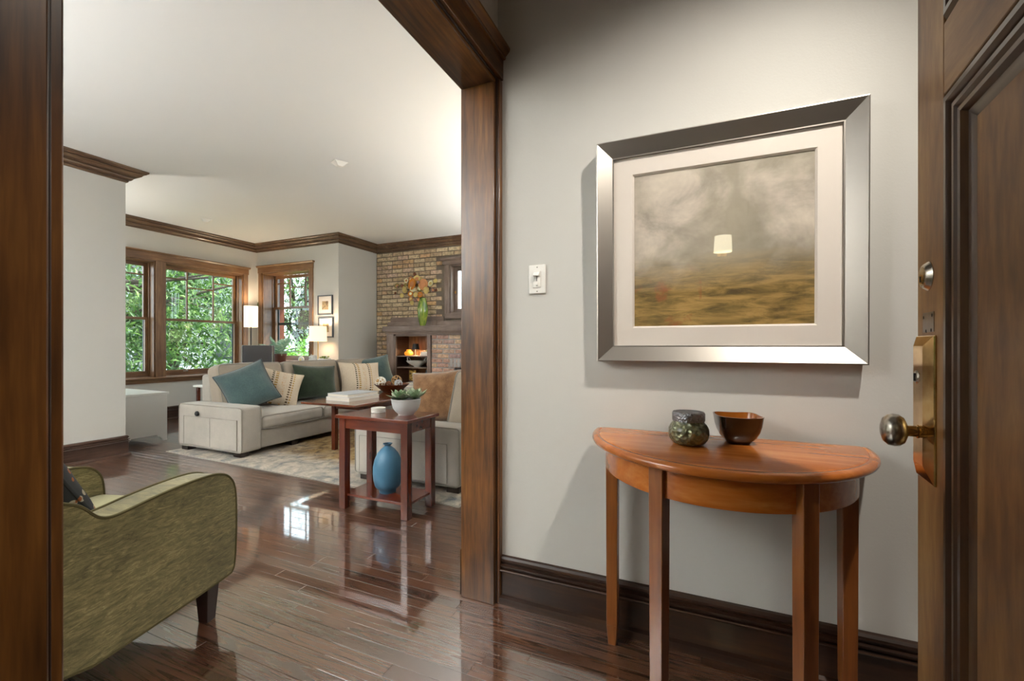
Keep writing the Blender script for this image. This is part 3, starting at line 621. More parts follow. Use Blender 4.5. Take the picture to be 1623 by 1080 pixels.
MB().box(-ow, ow, yb - .003, yb - .0015, oz0, oz1).build('pane', 'picture_glass', pic, smooth=0)
MB().box(-hw + .004, hw - .004, -.006, -.0015, .004, hh - .004).build('backing_board', 'dark_slot', pic, smooth=0)

# ------------------------------------------------------------------ dimmer switch
sw = thing('light_switch', 'white dimmer switch plate on the hall wall beside the doorway', 'light switch', (-.59, YH, 1.31))
MB().box(-.0355, .0355, -.007, 0, -.0575, .0575).build('plate', 'white_plastic', sw, bevel=.004, seg=3)
MB().box(-.016, .016, -.010, -.006, -.033, .033).build('rocker_frame', 'white_plastic', sw, bevel=.001)
MB().prism([(-.010, .012), (-.010, .028), (-.024, .016), (-.024, .012)], -.012, .012, 'x').build('slider', 'white_plastic', sw, bevel=.001)
MB().box(-.0012, .0012, -.0108, -.0095, -.008, .012).build('slot', 'dark_slot', sw, smooth=0)
MB().box(-.004, .006, -.015, -.009, -.026, -.016).build('toggle', 'white_plastic', sw, bevel=.001)
for z in (-.048, .048): MB().lathe([(.0, -.0078), (.0026, -.0075), (.003, -.006)], 12, (0, 0, z), 'y').build('screw', 'chrome_edge', sw)

# ------------------------------------------------------------------ demilune table
TX, TY, TA, TB, TZ = .057, YH - .035, .408, .435, .75
ct = thing('demilune_table', 'half round cherry wood hall table under the framed landscape', 'table', (TX, TY, 0))
def arc(a, b, n=48): return [(a * math.cos(math.pi + math.pi * i / n), b * math.sin(math.pi + math.pi * i / n)) for i in range(n + 1)]
def half_slab(levels, n=56):   # levels: (inset, z)
    m_ = MB(); rows_ = [arc(TA - i, TB - i, n) for i, _ in levels]; L = len(levels); k = n + 1
    v = [(p[0], p[1] , z) for (i, z), r_ in zip(levels, rows_) for p in r_]
    f = [(l * k + i, l * k + i + 1, (l + 1) * k + i + 1, (l + 1) * k + i) for l in range(L - 1) for i in range(n)]
    f += [tuple(range(k))[::-1], tuple((L - 1) * k + i for i in range(k))]
    f += [(l * k + n, l * k, (l + 1) * k, (l + 1) * k + n) for l in range(L - 1)]
    return m_.add(v, f)
half_slab([(.022, .722), (.010, .723), (.003, .728), (0, .734), (.001, .740), (.006, .745), (.012, .7475), (.022, .748), (.0235, .7465), (.025, .748), (.03, TZ - .0005)]).build('top', 'cherry', ct, smooth=50)
n = 48; ins_ = .045; th = .018; A1 = arc(TA - ins_, TB - ins_, n); A2 = arc(TA - ins_ - th, TB - ins_ - th, n); k = n + 1
v = [(x, y, z) for z in (.640, .722) for x, y in A1] + [(x, y, z) for z in (.640, .722) for x, y in A2]
f = []
for i in range(n): f += [(i, i + 1, k + i + 1, k + i), (2*k + i + 1, 2*k + i, 3*k + i, 3*k + i + 1), (i + 1, i, 2*k + i, 2*k + i + 1), (k + i, k + i + 1, 3*k + i + 1, 3*k + i)]
f += [(0, k, 3*k, 2*k), (n, 2*k + n, 3*k + n, k + n)]
MB().add(v, f).build('apron', 'cherry', ct, smooth=50)
MB().box(-.30, .30, -.02, -.002, .65, .722).build('back_rail', 'cherry', ct)
for x, y, rot in ((-.157, -.345, R(-26)), (.178, -.345, R(28)), (-.337, -.045, 0), (.338, -.045, R(8))):
    g = MB().taper((0, 0, .07), (.0185, .0185), (0, 0, .722), (.0205, .0205)).taper((0, 0, 0), (.0135, .0135), (0, 0, .07), (.0185, .0185)).build('leg', 'cherry_v', ct, bevel=.002)
    g.location = (x, y, 0); g.rotation_euler = (0, 0, rot)
# jar and bowl on it
jr = thing('glass_jar', 'squat green mercury glass jar with embossed lid on the hall table', 'jar', (-.03, 1.415, TZ))
MB().lathe([(0, .001), (.034, .001), (.045, .005), (.054, .016), (.0585, .032), (.057, .048), (.051, .060), (.044, .067), (.043, .076)], 48).build('body', 'mercury', jr, smooth=60)
MB().lathe([(.0455, .071), (.0465, .074), (.0465, .094), (.044, .098), (.038, .0985), (.036, .0965), (0, .0965)], 48).build('lid', 'pewter', jr, smooth=40)
bwl = thing('square_bowl', 'dark brown rounded square bowl with amber inside on the hall table', 'bowl', (.108, 1.495, TZ), R(12))
def sq_loft(levels, seg=48, p=4.0, wave=0):
    m_ = MB(); v = []; k = len(levels)
    for r_, z in levels:
        for i in range(seg):
            a = 2 * math.pi * i / seg; c, s_ = math.cos(a), math.sin(a); q = (abs(c) ** p + abs(s_) ** p) ** (-1 / p)
            v.append((r_ * q * c, r_ * q * s_, z + wave * (z / .08) ** 2 * (q - 1)))
    return m_.add(v, [(l * seg + i, l * seg + (i + 1) % seg, (l + 1) * seg + (i + 1) % seg, (l + 1) * seg + i) for l in range(k - 1) for i in range(seg)] + [tuple(range(seg))[::-1], tuple((k - 1) * seg + i for i in range(seg))])
sq_loft([(.030, .0), (.034, .006), (.046, .020), (.055, .038), (.060, .056), (.0635, .080), (.0645, .084)], wave=.008).build('bowl_shell', 'bowl_outside', bwl, smooth=60).data.polygons
o = sq_loft([(.0645, .0842), (.0605, .0845), (.057, .06), (.05, .036), (.036, .018), (.012, .012)], wave=.008).build('glazed_inside', 'bowl_inside', bwl, smooth=60)
# open the shell: drop its top cap so that the inside shows
import bmesh
for ob in (c for c in bwl.children):
    bm = bmesh.new(); bm.from_mesh(ob.data); big = [q for q in bm.faces if len(q.verts) > 10]
    tgt = [max(big, key=lambda q: q.calc_center_median().z)] if ob.name.startswith('bowl_shell') else [max(big, key=lambda q: q.calc_center_median().z)]
    bmesh.ops.delete(bm, geom=tgt, context='FACES_ONLY'); bm.to_mesh(ob.data); bm.free()

# ------------------------------------------------------------------ soft things
def piping(path, parent, mat='piping', r=.0045, closed=True): return MB().tube(path, r, 6, closed).build('piping', mat, parent, smooth=60)
def rr_path(x0, x1, z0, z1, r, n=5):
    out = []
    for cx, cz, a0 in ((x1 - r, z1 - r, 0), (x0 + r, z1 - r, 90), (x0 + r, z0 + r, 180), (x1 - r, z0 + r, 270)):
        for i in range(n + 1): a = R(a0 + 90 * i / n); out.append((cx + r * math.cos(a), cz + r * math.sin(a)))
    return out
def pillow(name, label, loc, normal, w, h, mat, roll=0, thick=.085, pipe='same', pipemat=None, sidemat=None, flange=0, group=None):
    o = thing(name, label, 'pillow', loc, group=group)
    n_ = Vector(normal).normalized(); up = Vector((0, 0, 1)); x = up.cross(n_).normalized(); y = n_.cross(x); M = Matrix((x, y, n_)).transposed(); 
    o.rotation_mode = 'QUATERNION'; o.rotation_quaternion = (M @ Matrix.Rotation(roll, 3, 'Z')).to_quaternion()
    N_ = 16; V = []; Fc = []; seed = random.random() * 9
    g = [math.sin(math.pi / 2 * (-1 + 2 * i / N_)) for i in range(N_ + 1)]
    def P(u, v): return (w / 2 * u * (1 - .08 * (1 - v * v)), h / 2 * v * (1 - .08 * (1 - u * u)))
    for s_ in (1, -1):
        for u in g:
            for v in g:
                a, b = P(u, v); t_ = thick * (max(0, (1 - u ** 4) * (1 - v ** 4))) ** .55 * (.75 + .25 * (1 - u * u) * (1 - v * v))
                t_ *= 1 + .05 * math.sin(7 * u + seed) * math.sin(6 * v + seed * 2)
                V.append((a, b, s_ * t_))
    k = N_ + 1
    for s_ in (0, 1):
        for i in range(N_):
            for j in range(N_):
                q = [s_ * k * k + i * k + j, s_ * k * k + (i + 1) * k + j, s_ * k * k + (i + 1) * k + j + 1, s_ * k * k + i * k + j + 1]; Fc.append(tuple(q if s_ == 0 else q[::-1]))
    mb = MB(); mb.add(V, Fc); mb.mi = [0] * (N_ * N_) + [1] * (N_ * N_)
    mb.build('cover', [mat, sidemat or mat], o, smooth=70)
    per = [P(u, -1) for u in g[:-1]] + [P(1, v) for v in g[:-1]] + [P(u, 1) for u in g[:0:-1]] + [P(-1, v) for v in g[:0:-1]]
    piping([(a, b, 0) for a, b in per], o, pipemat or mat, .0055)
    return o

def sofa(name, label, X0, Y0, sg, L, splits, arm_far=True, bc=.275):
    # local x runs from the back (0) to the front (.94), sg mirrors it; y from the near arm
    s_ = thing(name, label, 'sofa', (X0, Y0, 0)); D = .94; AW = .205; AZ = .47; X = lambda x: sg * x
    def rb_(nm, mat, x0, x1, y0, y1, z0, z1, r, puff=(0, 0, 0), parent=s_, n=5):
        return MB().rbox(min(X(x0), X(x1)), max(X(x0), X(x1)), y0, y1, z0, z1, r, n, puff).build(nm, mat, parent, smooth=60)
    def arm(y0, y1, face):
        a = rb_('arm', 'sofa', 0.0, D, y0, y1, .055, AZ, .028, (0, 0, .008))
        for yy in (y0 + .006, y1 - .006): piping([(X(x), yy, z) for x, z in rr_path(.004, D - .004, .058, AZ - .003, .03)], a)
        yf = y0 - .003
        pk = MB().box(X(.10), X(.885), yf - .003, yf + .004, .075, .355).build('side_pocket', 'sofa', a, bevel=.003)
        for xx in (.10, .50, .885): MB().box(X(xx) - .002, X(xx) + .002, yf - .0055, yf - .002, .08, .352).build('seam', 'piping', pk, smooth=0)
        MB().box(X(.10), X(.885), yf - .0055, yf - .002, .352, .357).build('seam', 'piping', pk, smooth=0)
        return a
    a0 = arm(0, AW, 1)
    if sg > 0: MB().lathe([(0, -.022), (.016, -.021), (.024, -.014), (.025, -.003), (.0, -.003)], 24, (X(.315), -.003, .385), 'y', 1, 1).build('cup_button', 'black', a0)
    if arm_far: arm(L - AW, L, -1)
    ye = L - AW if arm_far else L
    rb_('base', 'sofa', .02, D - .03, AW, ye, .06, .235, .012)
    rb_('back_frame', 'sofa', 0, bc - .125, AW + .01, L - .03, .40, .74, .03)
    rb_('back_panel', 'sofa', 0, .16, AW, ye, .06, .41, .01)
    for i in range(len(splits) - 1):
        y0, y1 = splits[i] + .004, splits[i + 1] - .004
        c = rb_('seat_cushion', 'sofa', .20, D, y0, y1, .232, .372, .045, (0, 0, .022), n=7)
        piping([(X(D - .012), y, z) for y, z in rr_path(y0 + .004, y1 - .004, .240, .364, .035)], c)
        b = MB().rbox(-.11, .11, y0, y1, 0, .475, .055, 7, (.02, 0, .012)).tf(Matrix.Rotation(R(12) * -1, 4, 'Y')).shift((bc, 0, .372))
        b.v = [(X(x), y, z) for x, y, z in b.v]
        if sg < 0: b.f = [q[::-1] for q in b.f]
        b = b.build('back_cushion', 'sofa_back', s_, smooth=60)
        M = Matrix.Rotation(R(-12), 4, 'Y'); pp = []
        for y, z in rr_path(y0 + .006, y1 - .006, .006, .469, .045):
            q = M @ Vector((.09, y, z)); pp.append((X(q.x + bc), q.y, q.z + .372))
        piping(pp, b)
    for x in (.07, D - .09):
        for y in (.06, L - .06, AW + .4):
            MB().box(X(x) - .05, X(x) + .05, y - .04, y + .04, .0095 , .06).build('foot', 'dark_leg', s_, bevel=.004)
    return s_
sofa1 = sofa('sectional_sofa', 'long beige linen sofa with pockets in its arm, backing onto the sunroom', -4.77, 2.64, 1, 2.76, [.205, .95, 1.79, 2.555])
sofa2 = sofa('loveseat', 'beige linen loveseat behind the small cherry end table', -1.52, 2.60, -1, 2.1, [.205, 1.05, 1.895], bc=.16)
pillow('throw_pillow', 'big teal velvet pillow slumped at the near end of the long sofa', (-4.25, 3.00, .615), (1, -.75, .45), .46, .46, 'teal', R(-66), .11, sidemat='teal_side', pipemat='slate')
pillow('throw_pillow', 'cream pillow with bead rows leaning beside the big teal pillow', (-4.26, 3.36, .575), (1, -.55, .45), .44, .40, 'beaded', R(-16), .075)
pillow('throw_pillow', 'dark forest green velvet pillow in the middle of the long sofa', (-4.28, 3.88, .600), (1, -.35, .4), .50, .42, 'forest', R(-4), .075)
pillow('throw_pillow', 'cream pillow with bead rows propped in front of a teal pillow', (-4.24, 4.60, .605), (1, -.42, .42), .56, .43, 'beaded', R(-2), .075)
pillow('throw_pillow', 'teal velvet pillow behind the cream pillow at the far end', (-4.36, 5.02, .640), (.9, -.55, .35), .52, .48, 'teal', R(10), .08)
pillow('throw_pillow', 'rust brown woven pillow standing on the loveseat', (-1.93, 2.98, .63), (.12, -1, .30), .50, .43, 'rust_weave', R(6), .11, pipemat='piping')

# ------------------------------------------------------------------ olive armchair
ac = thing('armchair', 'olive green velvet armchair with sloping arms and dark tapered legs', 'armchair', (-1.69, 1.14, 0), R(15.07))
out = [(-.03, .15), (-.008, .165), (0, .20), (.006, .30), (.006, .44), (-.004, .505), (-.035, .543), (-.075, .560), (-.12, .5665), (-.207, .568), (-.322, .562), (-.421, .5495), (-.462, .5475), (-.488, .555), (-.508, .570), (-.531, .598), (-.554, .617), (-.59, .632), (-.66, .68), (-.73, .75), (-.78, .80), (-.82, .81), (-.84, .79), (-.80, .15)]
out = out[::-1]
AWd, ACW = .105, .72
def smooth_poly(p, it=1):
    for _ in range(it):
        q = []
        for i in range(len(p)):
            a, b = Vector(p[i]), Vector(p[(i + 1) % len(p)]); q += [tuple(a * .75 + b * .25), tuple(a * .25 + b * .75)]
        p = q
    return p
sm = smooth_poly(out, 2)
for x0 in (-AWd, -ACW):
    s_ = MB().prism(sm, x0, x0 + AWd, 'x').build('side_panel', 'olive', ac, smooth=40)
    for xx in (x0 + .002, x0 + AWd - .002): MB().tube([(xx, y, z) for y, z in sm], .005, 6, True).build('piping', 'olive_dark', s_, smooth=60)
MB().rbox(-ACW + AWd, -AWd, -.74, -.02, .15, .31, .02).build('seat_base', 'olive', ac, smooth=60)
MB().rbox(-ACW + AWd + .003, -AWd - .003, -.66, -.005, .312, .44, .04, 6, (0, 0, .015)).build('seat_cushion', 'olive_seat', ac, smooth=60)
MB().rbox(-.07, .07, 0, ACW - 2 * AWd, 0, .44, .04).tf(Matrix.Rotation(R(90), 4, 'Z') @ Matrix.Rotation(R(0), 4, 'X')).tf(Matrix.Rotation(R(14), 4, 'X')).shift((-AWd, -.58, .36)).build('backrest', 'olive', ac, smooth=60)
for x, y in ((-.055, -.075), (-ACW + .055, -.075), (-.06, -.72), (-ACW + .06, -.72)):
    MB().taper((x, y + .0, 0), (.019, .019), (x, y, .155), (.029, .029)).build('leg', 'espresso', ac, bevel=.002)
pillow('throw_pillow', 'dark patterned pillow with white and orange motifs on the olive armchair', tuple(ac.matrix_basis @ Vector((-.43, -.39, .615))), (-.22, .82, .55), .36, .36, 'motif', R(4), .07)

# ------------------------------------------------------------------ rug
rg = thing('rug', 'distressed gold and blue grey area rug under the sofas', 'rug', (-3.05, 3.62, 0), R(-2.2))
MB().box(-1.70, 1.66, -1.12, 1.5, 0.0004, .009).build('pile', 'rug', rg, bevel=.003); MB().box(-1.715, 1.675, -1.135, 1.515, .0003, .006).build('binding', 'rug_border', rg)

# ------------------------------------------------------------------ end table
et = thing('end_table', 'square cherry end table with a lower shelf beside the loveseat', 'table', (-1.86, 2.26, 0))
EX0, EX1, EY0, EY1 = -2.145, -1.575, 2.095, 2.43
box('top', 'redwood', et, EX0, EX1, EY0, EY1, .580, .602, bevel=.003)
LG = .048
for x in (EX0 + .018, EX1 - .018 - LG):
    for y in (EY0 + .018, EY1 - .018 - LG): box('leg', 'redwood_v', et, x, x + LG, y, y + LG, 0, .580)
box('apron', 'redwood', et, EX0 + .066, EX1 - .066, EY0 + .024, EY0 + .042, .515, .580); box('apron', 'redwood', et, EX0 + .066, EX1 - .066, EY1 - .042, EY1 - .024, .515, .580)
box('apron', 'redwood', et, EX0 + .024, EX0 + .042, EY0 + .066, EY1 - .066, .515, .580); box('apron', 'redwood', et, EX1 - .042, EX1 - .024, EY0 + .066, EY1 - .066, .515, .580)
box('shelf', 'redwood', et, EX0 + .03, EX1 - .03, EY0 + .04, EY1 - .03, .078, .094)
vs = thing('ceramic_vase', 'matte blue ceramic vase on the end table shelf', 'vase', (-1.862, 2.265, .094))
MB().lathe([(0, .001), (.052, .001), (.054, .006), (.055, .020), (.074, .036), (.080, .046), (.0885, .080), (.0935, .125), (.0925, .165), (.083, .212), (.066, .252), (.043, .280), (.024, .294), (.0185, .300), (.0205, .306), (.029, .311), (.030, .315), (.022, .3155), (.014, .308), (.012, .28)], 48).build('body', 'blue_glaze', vs, smooth=50)
for k in range(4):
    o = MB().lathe([(0, .0005), (.046, .0005), (.0475, .002), (.0475, .0065), (.046, .008), (0, .008)], 40).build('coaster', 'white_plastic', smooth=40); o.location = (-1.955 + random.uniform(-.001, .001), 2.285, .602 + .0082 * k)
    tag(o, ['bottom', 'third', 'second', 'topmost'][k] + ' round white coaster of the end table stack' + ['', ' counted from its top', ' counted from its top', ''][k], 'coaster', 'stack of white coasters on the end table')
pt = thing('succulent_planter', 'green succulent in an embossed white bowl on the end table', 'plant', (-1.735, 2.29, .602))
MB().lathe([(0, .0), (.048, .0), (.05, .004), (.052, .008), (.068, .022), (.083, .045), (.090, .072), (.0925, .094), (.095, .097), (.0945, .102), (.090, .102), (.087, .096), (.084, .086), (0, .086)], 56).build('pot', 'embossed', pt, smooth=50)
MB().lathe([(0, .090), (.084, .088)], 24).build('soil', 'soil', pt)
def leaf_mesh(L, wd, th, n=6, tip=1.0):
    m_ = MB(); v = []; 
    for i in range(n + 1):
        t_ = i / n; ww = wd * (math.sin(math.pi * min(1, .12 + .88 * t_) ** .9)) * (1 if t_ < 1 else 0) + .0006; z = .25 * L * t_ * t_; tt = th * (1 - t_ * .8)
        v += [(t_ * L, -ww, z + .15 * ww), (t_ * L, 0, z + .0), (t_ * L, ww, z + .15 * ww), (t_ * L, 0, z - tt)]
    f = []
    for i in range(n):
        a = i * 4
        for q in range(4): f.append((a + q, a + 4 + q, a + 4 + (q + 1) % 4, a + (q + 1) % 4))
    return m_.add(v, f)
def rosette(par, c, scale, rings, mat='leaf_succ', tilt=(0, 0)):
    for ri, (cnt, L, el) in enumerate(rings):
        me = leaf_mesh(L * scale, L * scale * .27, .006 * scale).build('leaf', mat, par, smooth=70)
        for k in range(cnt):
            o = me if k == 0 else cp(me, par)
            o.location = c; o.rotation_euler = (0, -R(el + random.uniform(-6, 6)), 2 * math.pi * (k + .5 * ri) / cnt + random.uniform(-.12, .12))
rosette(pt, (-.035, -.01, .098), 1.15, [(9, .085, 8), (8, .075, 30), (6, .055, 52), (4, .035, 70)])
rosette(pt, (.05, .02, .102), 1.15, [(7, .085, 15), (6, .07, 42), (4, .05, 65)])

# ------------------------------------------------------------------ coffee table with books and bowl
CZ = .50
cf = thing('coffee_table', 'long brown coffee table between the two sofas', 'table', (-3.2, 3.85, .0095))
cx0, cx1, cy0, cy1 = -3.545, -2.86, 3.035, 4.85
box('top', 'coffee_wood', cf, cx0, cx1, cy0, cy1, CZ - .022, CZ, bevel=.004)
for x in (cx0 + .20, cx1 - .12):
    for y in (cy0 + .19, cy1 - .2): MB().box(x, x + .045, y, y + .045, .0095, CZ - .022).build('leg', 'redwood_v', cf, True, bevel=.002)
box('apron', 'redwood', cf, cx0 + .22, cx1 - .1, cy0 + .2, cy0 + .22, CZ - .08, CZ - .022); box('apron', 'redwood', cf, cx0 + .21, cx0 + .23, cy0 + .21, cy1 - .18, CZ - .08, CZ - .022); box('apron', 'redwood', cf, cx1 - .1, cx1 - .08, cy0 + .21, cy1 - .18, CZ - .08, CZ - .022)
def book(label, loc, rz, w, d, h, cover, group=None):
    b = thing('book', label, 'book', loc, rz, group)
    MB().box(-w/2 + .004, w/2 - .004, -d/2 + .004, d/2 - .001, .003, h - .003).build('pages', 'paper', b, smooth=0)
    MB().box(-w/2, w/2, -d/2, d/2, 0, .003).box(-w/2, w/2, -d/2, d/2, h - .003, h).box(-w/2, -w/2 + .003, -d/2, d/2, .003, h - .003).build('cover', cover, b, smooth=0, bevel=.0008)
    return b
book('thick white book at the bottom of the coffee table pair', (-3.25, 3.42, CZ), R(-4), .32, .40, .034, 'book_white')
book('white topped book lying on the thick white book', (-3.255, 3.425, CZ + .034), R(-7), .30, .38, .032, 'book_grey')
book('grey book under the blue one by the wooden bowl', (-3.40, 4.70, CZ), R(5), .24, .20, .035, 'book_grey')
book('blue book on the grey one by the wooden bowl', (-3.395, 4.70, CZ + .035), R(0), .21, .18, .028, 'book_blue')
wbw = thing('wooden_bowl', 'flared wooden bowl of decorative balls on the coffee table', 'bowl', (-3.325, 4.12, CZ))
MB().lathe([(0, .001), (.10, .001), (.112, .008), (.20, .088), (.204, .09), (.195, .09), (.105, .016), (0, .014)], 40).build('bowl_shell', 'bowl_wood', wbw, smooth=40)
def ball(label, loc, r, mat, turns=9):
    b = thing('decorative_ball', label, 'ball', loc)
    MB().lathe([(r * .86 * math.sin(math.pi * i / 10), -r * .86 * math.cos(math.pi * i / 10)) for i in range(11)], 20).build('core', mat[1], b, smooth=70)
    for k in range(turns):
        ax = Vector((random.gauss(0, 1), random.gauss(0, 1), random.gauss(0, 1))).normalized(); e = ax.orthogonal().normalized(); g = ax.cross(e)
        MB().tube([tuple((e * math.cos(2 * math.pi * i / 22) + g * math.sin(2 * math.pi * i / 22)) * r * .93) for i in range(22)], r * .09, 5, True).build('strand', mat[0], b, smooth=70)
ball('pale cream woven ball in the wooden bowl', (-3.44, 4.06, CZ + .115), .062, ('paper', 'book_tan'))
ball('speckled brown twig ball in the wooden bowl', (-3.32, 4.20, CZ + .125), .062, ('book_tan', 'bark'))
ball('mauve shell ball at the right rim of the wooden bowl', (-3.215, 4.10, CZ + .098), .05, ('book_grey', 'disc_mauve'))
ball('small dark woven ball in the wooden bowl between the others', (-3.315, 4.05, CZ + .085), .045, ('disc_rust', 'bark'))
# ------------------------------------------------------------------ white chest
ch = thing('storage_chest', 'white painted chest standing behind the wall pier', 'chest', (-5.85, 2.7, 0))
kx0, kx1, ky0, ky1 = -6.30, -5.40, 2.44, 2.895
box('body', 'white_paint', ch, kx0 + .01, kx1 - .008, ky0 + .012, ky1 - .012, .07, .505); box('lid', 'white_paint', ch, kx0, kx1, ky0 - .01, ky1 + .004, .505, .532, bevel=.004)
for x in (kx0 + .02, kx1 - .03):
    MB().prism([(ky1 - .012, .0), (ky1 - .012, .07), (ky1 - .11, .07), (ky1 - .10, .05), (ky1 - .075, .045), (ky1 - .055, .02), (ky1 - .05, 0)][::-1], x, x + .022, 'x').build('bracket_foot', 'white_paint', ch, True, smooth=0)
    MB().prism([(ky0 + .012, .0), (ky0 + .05, 0), (ky0 + .055, .02), (ky0 + .075, .045), (ky0 + .10, .05), (ky0 + .11, .07), (ky0 + .012, .07)], x, x + .022, 'x').build('bracket_foot', 'white_paint', ch, True, smooth=0)
# ------------------------------------------------------------------ narrow table behind the sofa
nt = thing('console_table', 'narrow white topped table tucked behind the long sofa', 'table', (-5.0, 3.4, 0))
box('top', 'white_paint', nt, -5.12, -4.83, 2.98, 3.75, .585, .605); 
for x in (-5.10, -4.88):
    for y in (3.0, 3.70): box('leg', 'redwood_v', nt, x, x + .03, y, y + .03, 0, .585)
# ------------------------------------------------------------------ desk group by the single window
dk = thing('desk', 'slim slate topped desk below the single window', 'desk', (-5.5, 4.63, 0))
box('top', 'slate', dk, -6.18, -4.82, 4.40, 4.90, .742, .77, bevel=.003)
for x in (-6.16, -4.88):
    for y in (4.42, 4.84): box('leg', 'slate', dk, x, x + .04, y, y + .04, 0, .742)
cc = thing('leather_chair', 'dark leather chair pulled up to the slate desk', 'chair', (-5.66, 4.15, 0), R(23))
MB().rbox(-.215, .215, -.03, .03, .46, 1.045, .018, 4, (0, .006, 0)).build('backrest', 'leather', cc, smooth=60); MB().rbox(-.21, .21, .02, .44, .41, .48, .025, 4, (0, 0, .01)).build('seat', 'leather', cc, smooth=60)
MB().tube([(x, -.031, z) for x, z in rr_path(-.213, .213, .465, 1.043, .02)], .004, 6, True).build('piping', 'chrome_edge', cc)
for x in (-.19, .19):
    for y in (0, .41): MB().taper((x, y, 0), (.013, .013), (x, y, .42), (.02, .02)).build('leg', 'dark_leg', cc)
def shade_prof(r0, r1, h, t=.003): return [(r0, 0), (r1, h), (r1 - t, h), (r0 - t, 0)]
def lamp_light(parent, z, e, col=(1, .84, .62), r=.03):
    d = bpy.data.lights.new('lamp_bulb_light', 'POINT'); d.energy = e; d.color = col; d.shadow_soft_size = r; o = bpy.data.objects.new('lamp_bulb_light', d); COL.objects.link(o); o.parent = parent; o.location = (0, 0, z); return o
flm = thing('floor_lamp', 'floor lamp with a white cylinder shade in the sunroom corner', 'lamp', (-6.56, 4.68, 0))
MB().lathe([(0, 0), (.13, 0), (.13, .012), (.02, .022), (.011, .03), (.011, 1.40), (0, 1.40)], 24).build('stand', 'bronze_pole', flm); s_ = MB().lathe(shade_prof(.098, .098, .335), 32, (0, 0, 1.335)); s_.f = s_.f[:-2]; s_.mi = s_.mi[:-2]; s_.build('shade', 'shade_white', flm, smooth=50)
MB().lathe([(0, 1.40), (.02, 1.405), (.032, 1.44), (.03, 1.48), (0, 1.50)], 16).build('bulb', 'bulb_white', flm); lamp_light(flm, 1.62, 6)
tlm = thing('table_lamp', 'brass stick table lamp with a white drum shade on the desk', 'lamp', (-5.235, 4.79, .77))
MB().lathe([(0, 0), (.075, 0), (.075, .012), (.008, .016), (.006, .02), (.006, .42), (0, .42)], 24).build('stand', 'gold_pole', tlm); s_ = MB().lathe(shade_prof(.125, .118, .225), 36, (0, 0, .335)); s_.f = s_.f[:-2]; s_.mi = s_.mi[:-2]; s_.build('shade', 'shade_table', tlm, smooth=50)
MB().tube([(.02, -.01, .33), (.02, -.01, .22)], .0012, 5).lathe([(0, 0), (.004, .003), (0, .01)], 8, (.02, -.01, .21)).build('pull_chain', 'gold_pole', tlm)
MB().lathe([(0, .40), (.018, .405), (.028, .43), (.026, .46), (0, .475)], 16).build('bulb', 'bulb_white', tlm); lamp_light(tlm, .50, 5)
# potted palm
pp = thing('potted_palm', 'feathery green palm in a brown pot on the desk', 'plant', (-5.9, 4.68, .77))
MB().lathe([(0, 0), (.075, 0), (.092, .12), (.098, .122), (.098, .145), (.09, .145), (.086, .125), (0, .12)], 32).build('pot', 'terracotta', pp, smooth=40); MB().lathe([(0, .126), (.086, .124)], 16).build('soil', 'soil', pp)
for k in range(12):
    a = 2 * math.pi * k / 12 + random.uniform(-.2, .2); L = random.uniform(.34, .46); el = R(random.uniform(30, 80)); m_ = MB(); path = []
    for i in range(9):
        t_ = i / 8; rr_ = L * t_ * math.cos(el) * (1 + .25 * t_); z = .12 + L * (math.sin(el) * t_ - .75 * t_ * t_ * math.cos(el)); path.append(Vector((rr_ * math.cos(a), rr_ * math.sin(a), z)))
    fr = MB().tube(path, [.004 * (1 - .8 * i / 8) for i in range(9)], 5).build('frond', 'leaf_palm', pp, smooth=60); side = Vector((-math.sin(a), math.cos(a), 0)); lf = MB()
    for i in range(2, 20):
        t_ = i / 20; j = min(7, int(t_ * 8)); p = path[j].lerp(path[j + 1], t_ * 8 - j); tan = (path[j + 1] - path[j]).normalized(); ll = .12 * math.sin(math.pi * (.12 + .85 * t_))
        for sg in (-1, 1):
            d_ = (side * sg + tan * .7 + Vector((0, 0, -.25))).normalized(); w_ = tan * .006
            lf.add([p - w_, p + d_ * ll * .5 + w_ * .8 + Vector((0, 0, .004)), p + d_ * ll, p + w_ * 1.0], [(0, 1, 2), (0, 3, 1)])
    lf.build('leaflets', 'leaf_palm', fr, smooth=0)
# little things on the desk
sh = thing('shell_ornament', 'round pale agate ornament on the desk beside the palm', 'ornament', (-5.36, 4.60, .77))
MB().lathe([(0, -.018), (.03, -.017), (.052, -.010), (.055, 0), (.052, .010), (.03, .017), (0, .018)], 28, (0, 0, .062), 'y').build('disc', 'stone_white', sh, smooth=60); MB().lathe([(0, -.0195), (.022, -.0185), (.026, -.017)], 24, (0, 0, .062), 'y').build('centre', 'disc_gold', sh); MB().box(-.03, .03, -.014, .014, 0, .012).build('stand', 'stone_white', sh, bevel=.002)
ow_ = thing('owl_figurine', 'small white ceramic owl on the desk under the drum lamp', 'figurine', (-5.08, 4.56, .77))
MB().lathe([(0, 0), (.045, 0), (.062, .02), (.068, .05), (.060, .085), (.052, .098), (.054, .112), (.045, .128), (.02, .136), (0, .137)], 28, sy=.8).build('body', 'stone_white', ow_, smooth=60)
for sg in (-1, 1):
    MB().lathe([(.016, 0), (.010, .014), (0, .026)], 10, (sg * .032, 0, .124)).build('ear', 'stone_white', ow_); MB().lathe([(0, -.05), (.011, -.048), (.014, -.040)], 14, (sg * .02, .002, .108), 'y').build('eye', 'ceramic', ow_)
MB().lathe([(.006, 0), (0, -.018)], 8, (0, -.046, .102)).build('beak', 'disc_gold', ow_)
pl_ = thing('yellow_succulent_pot', 'white stone pot of yellow green succulents on the desk end', 'plant', (-4.925, 4.62, .77))
MB().lathe([(0, 0), (.06, 0), (.082, .02), (.09, .05), (.086, .078), (.08, .086), (.074, .08), (0, .075)], 32).build('pot', 'stone_white', pl_, smooth=50)
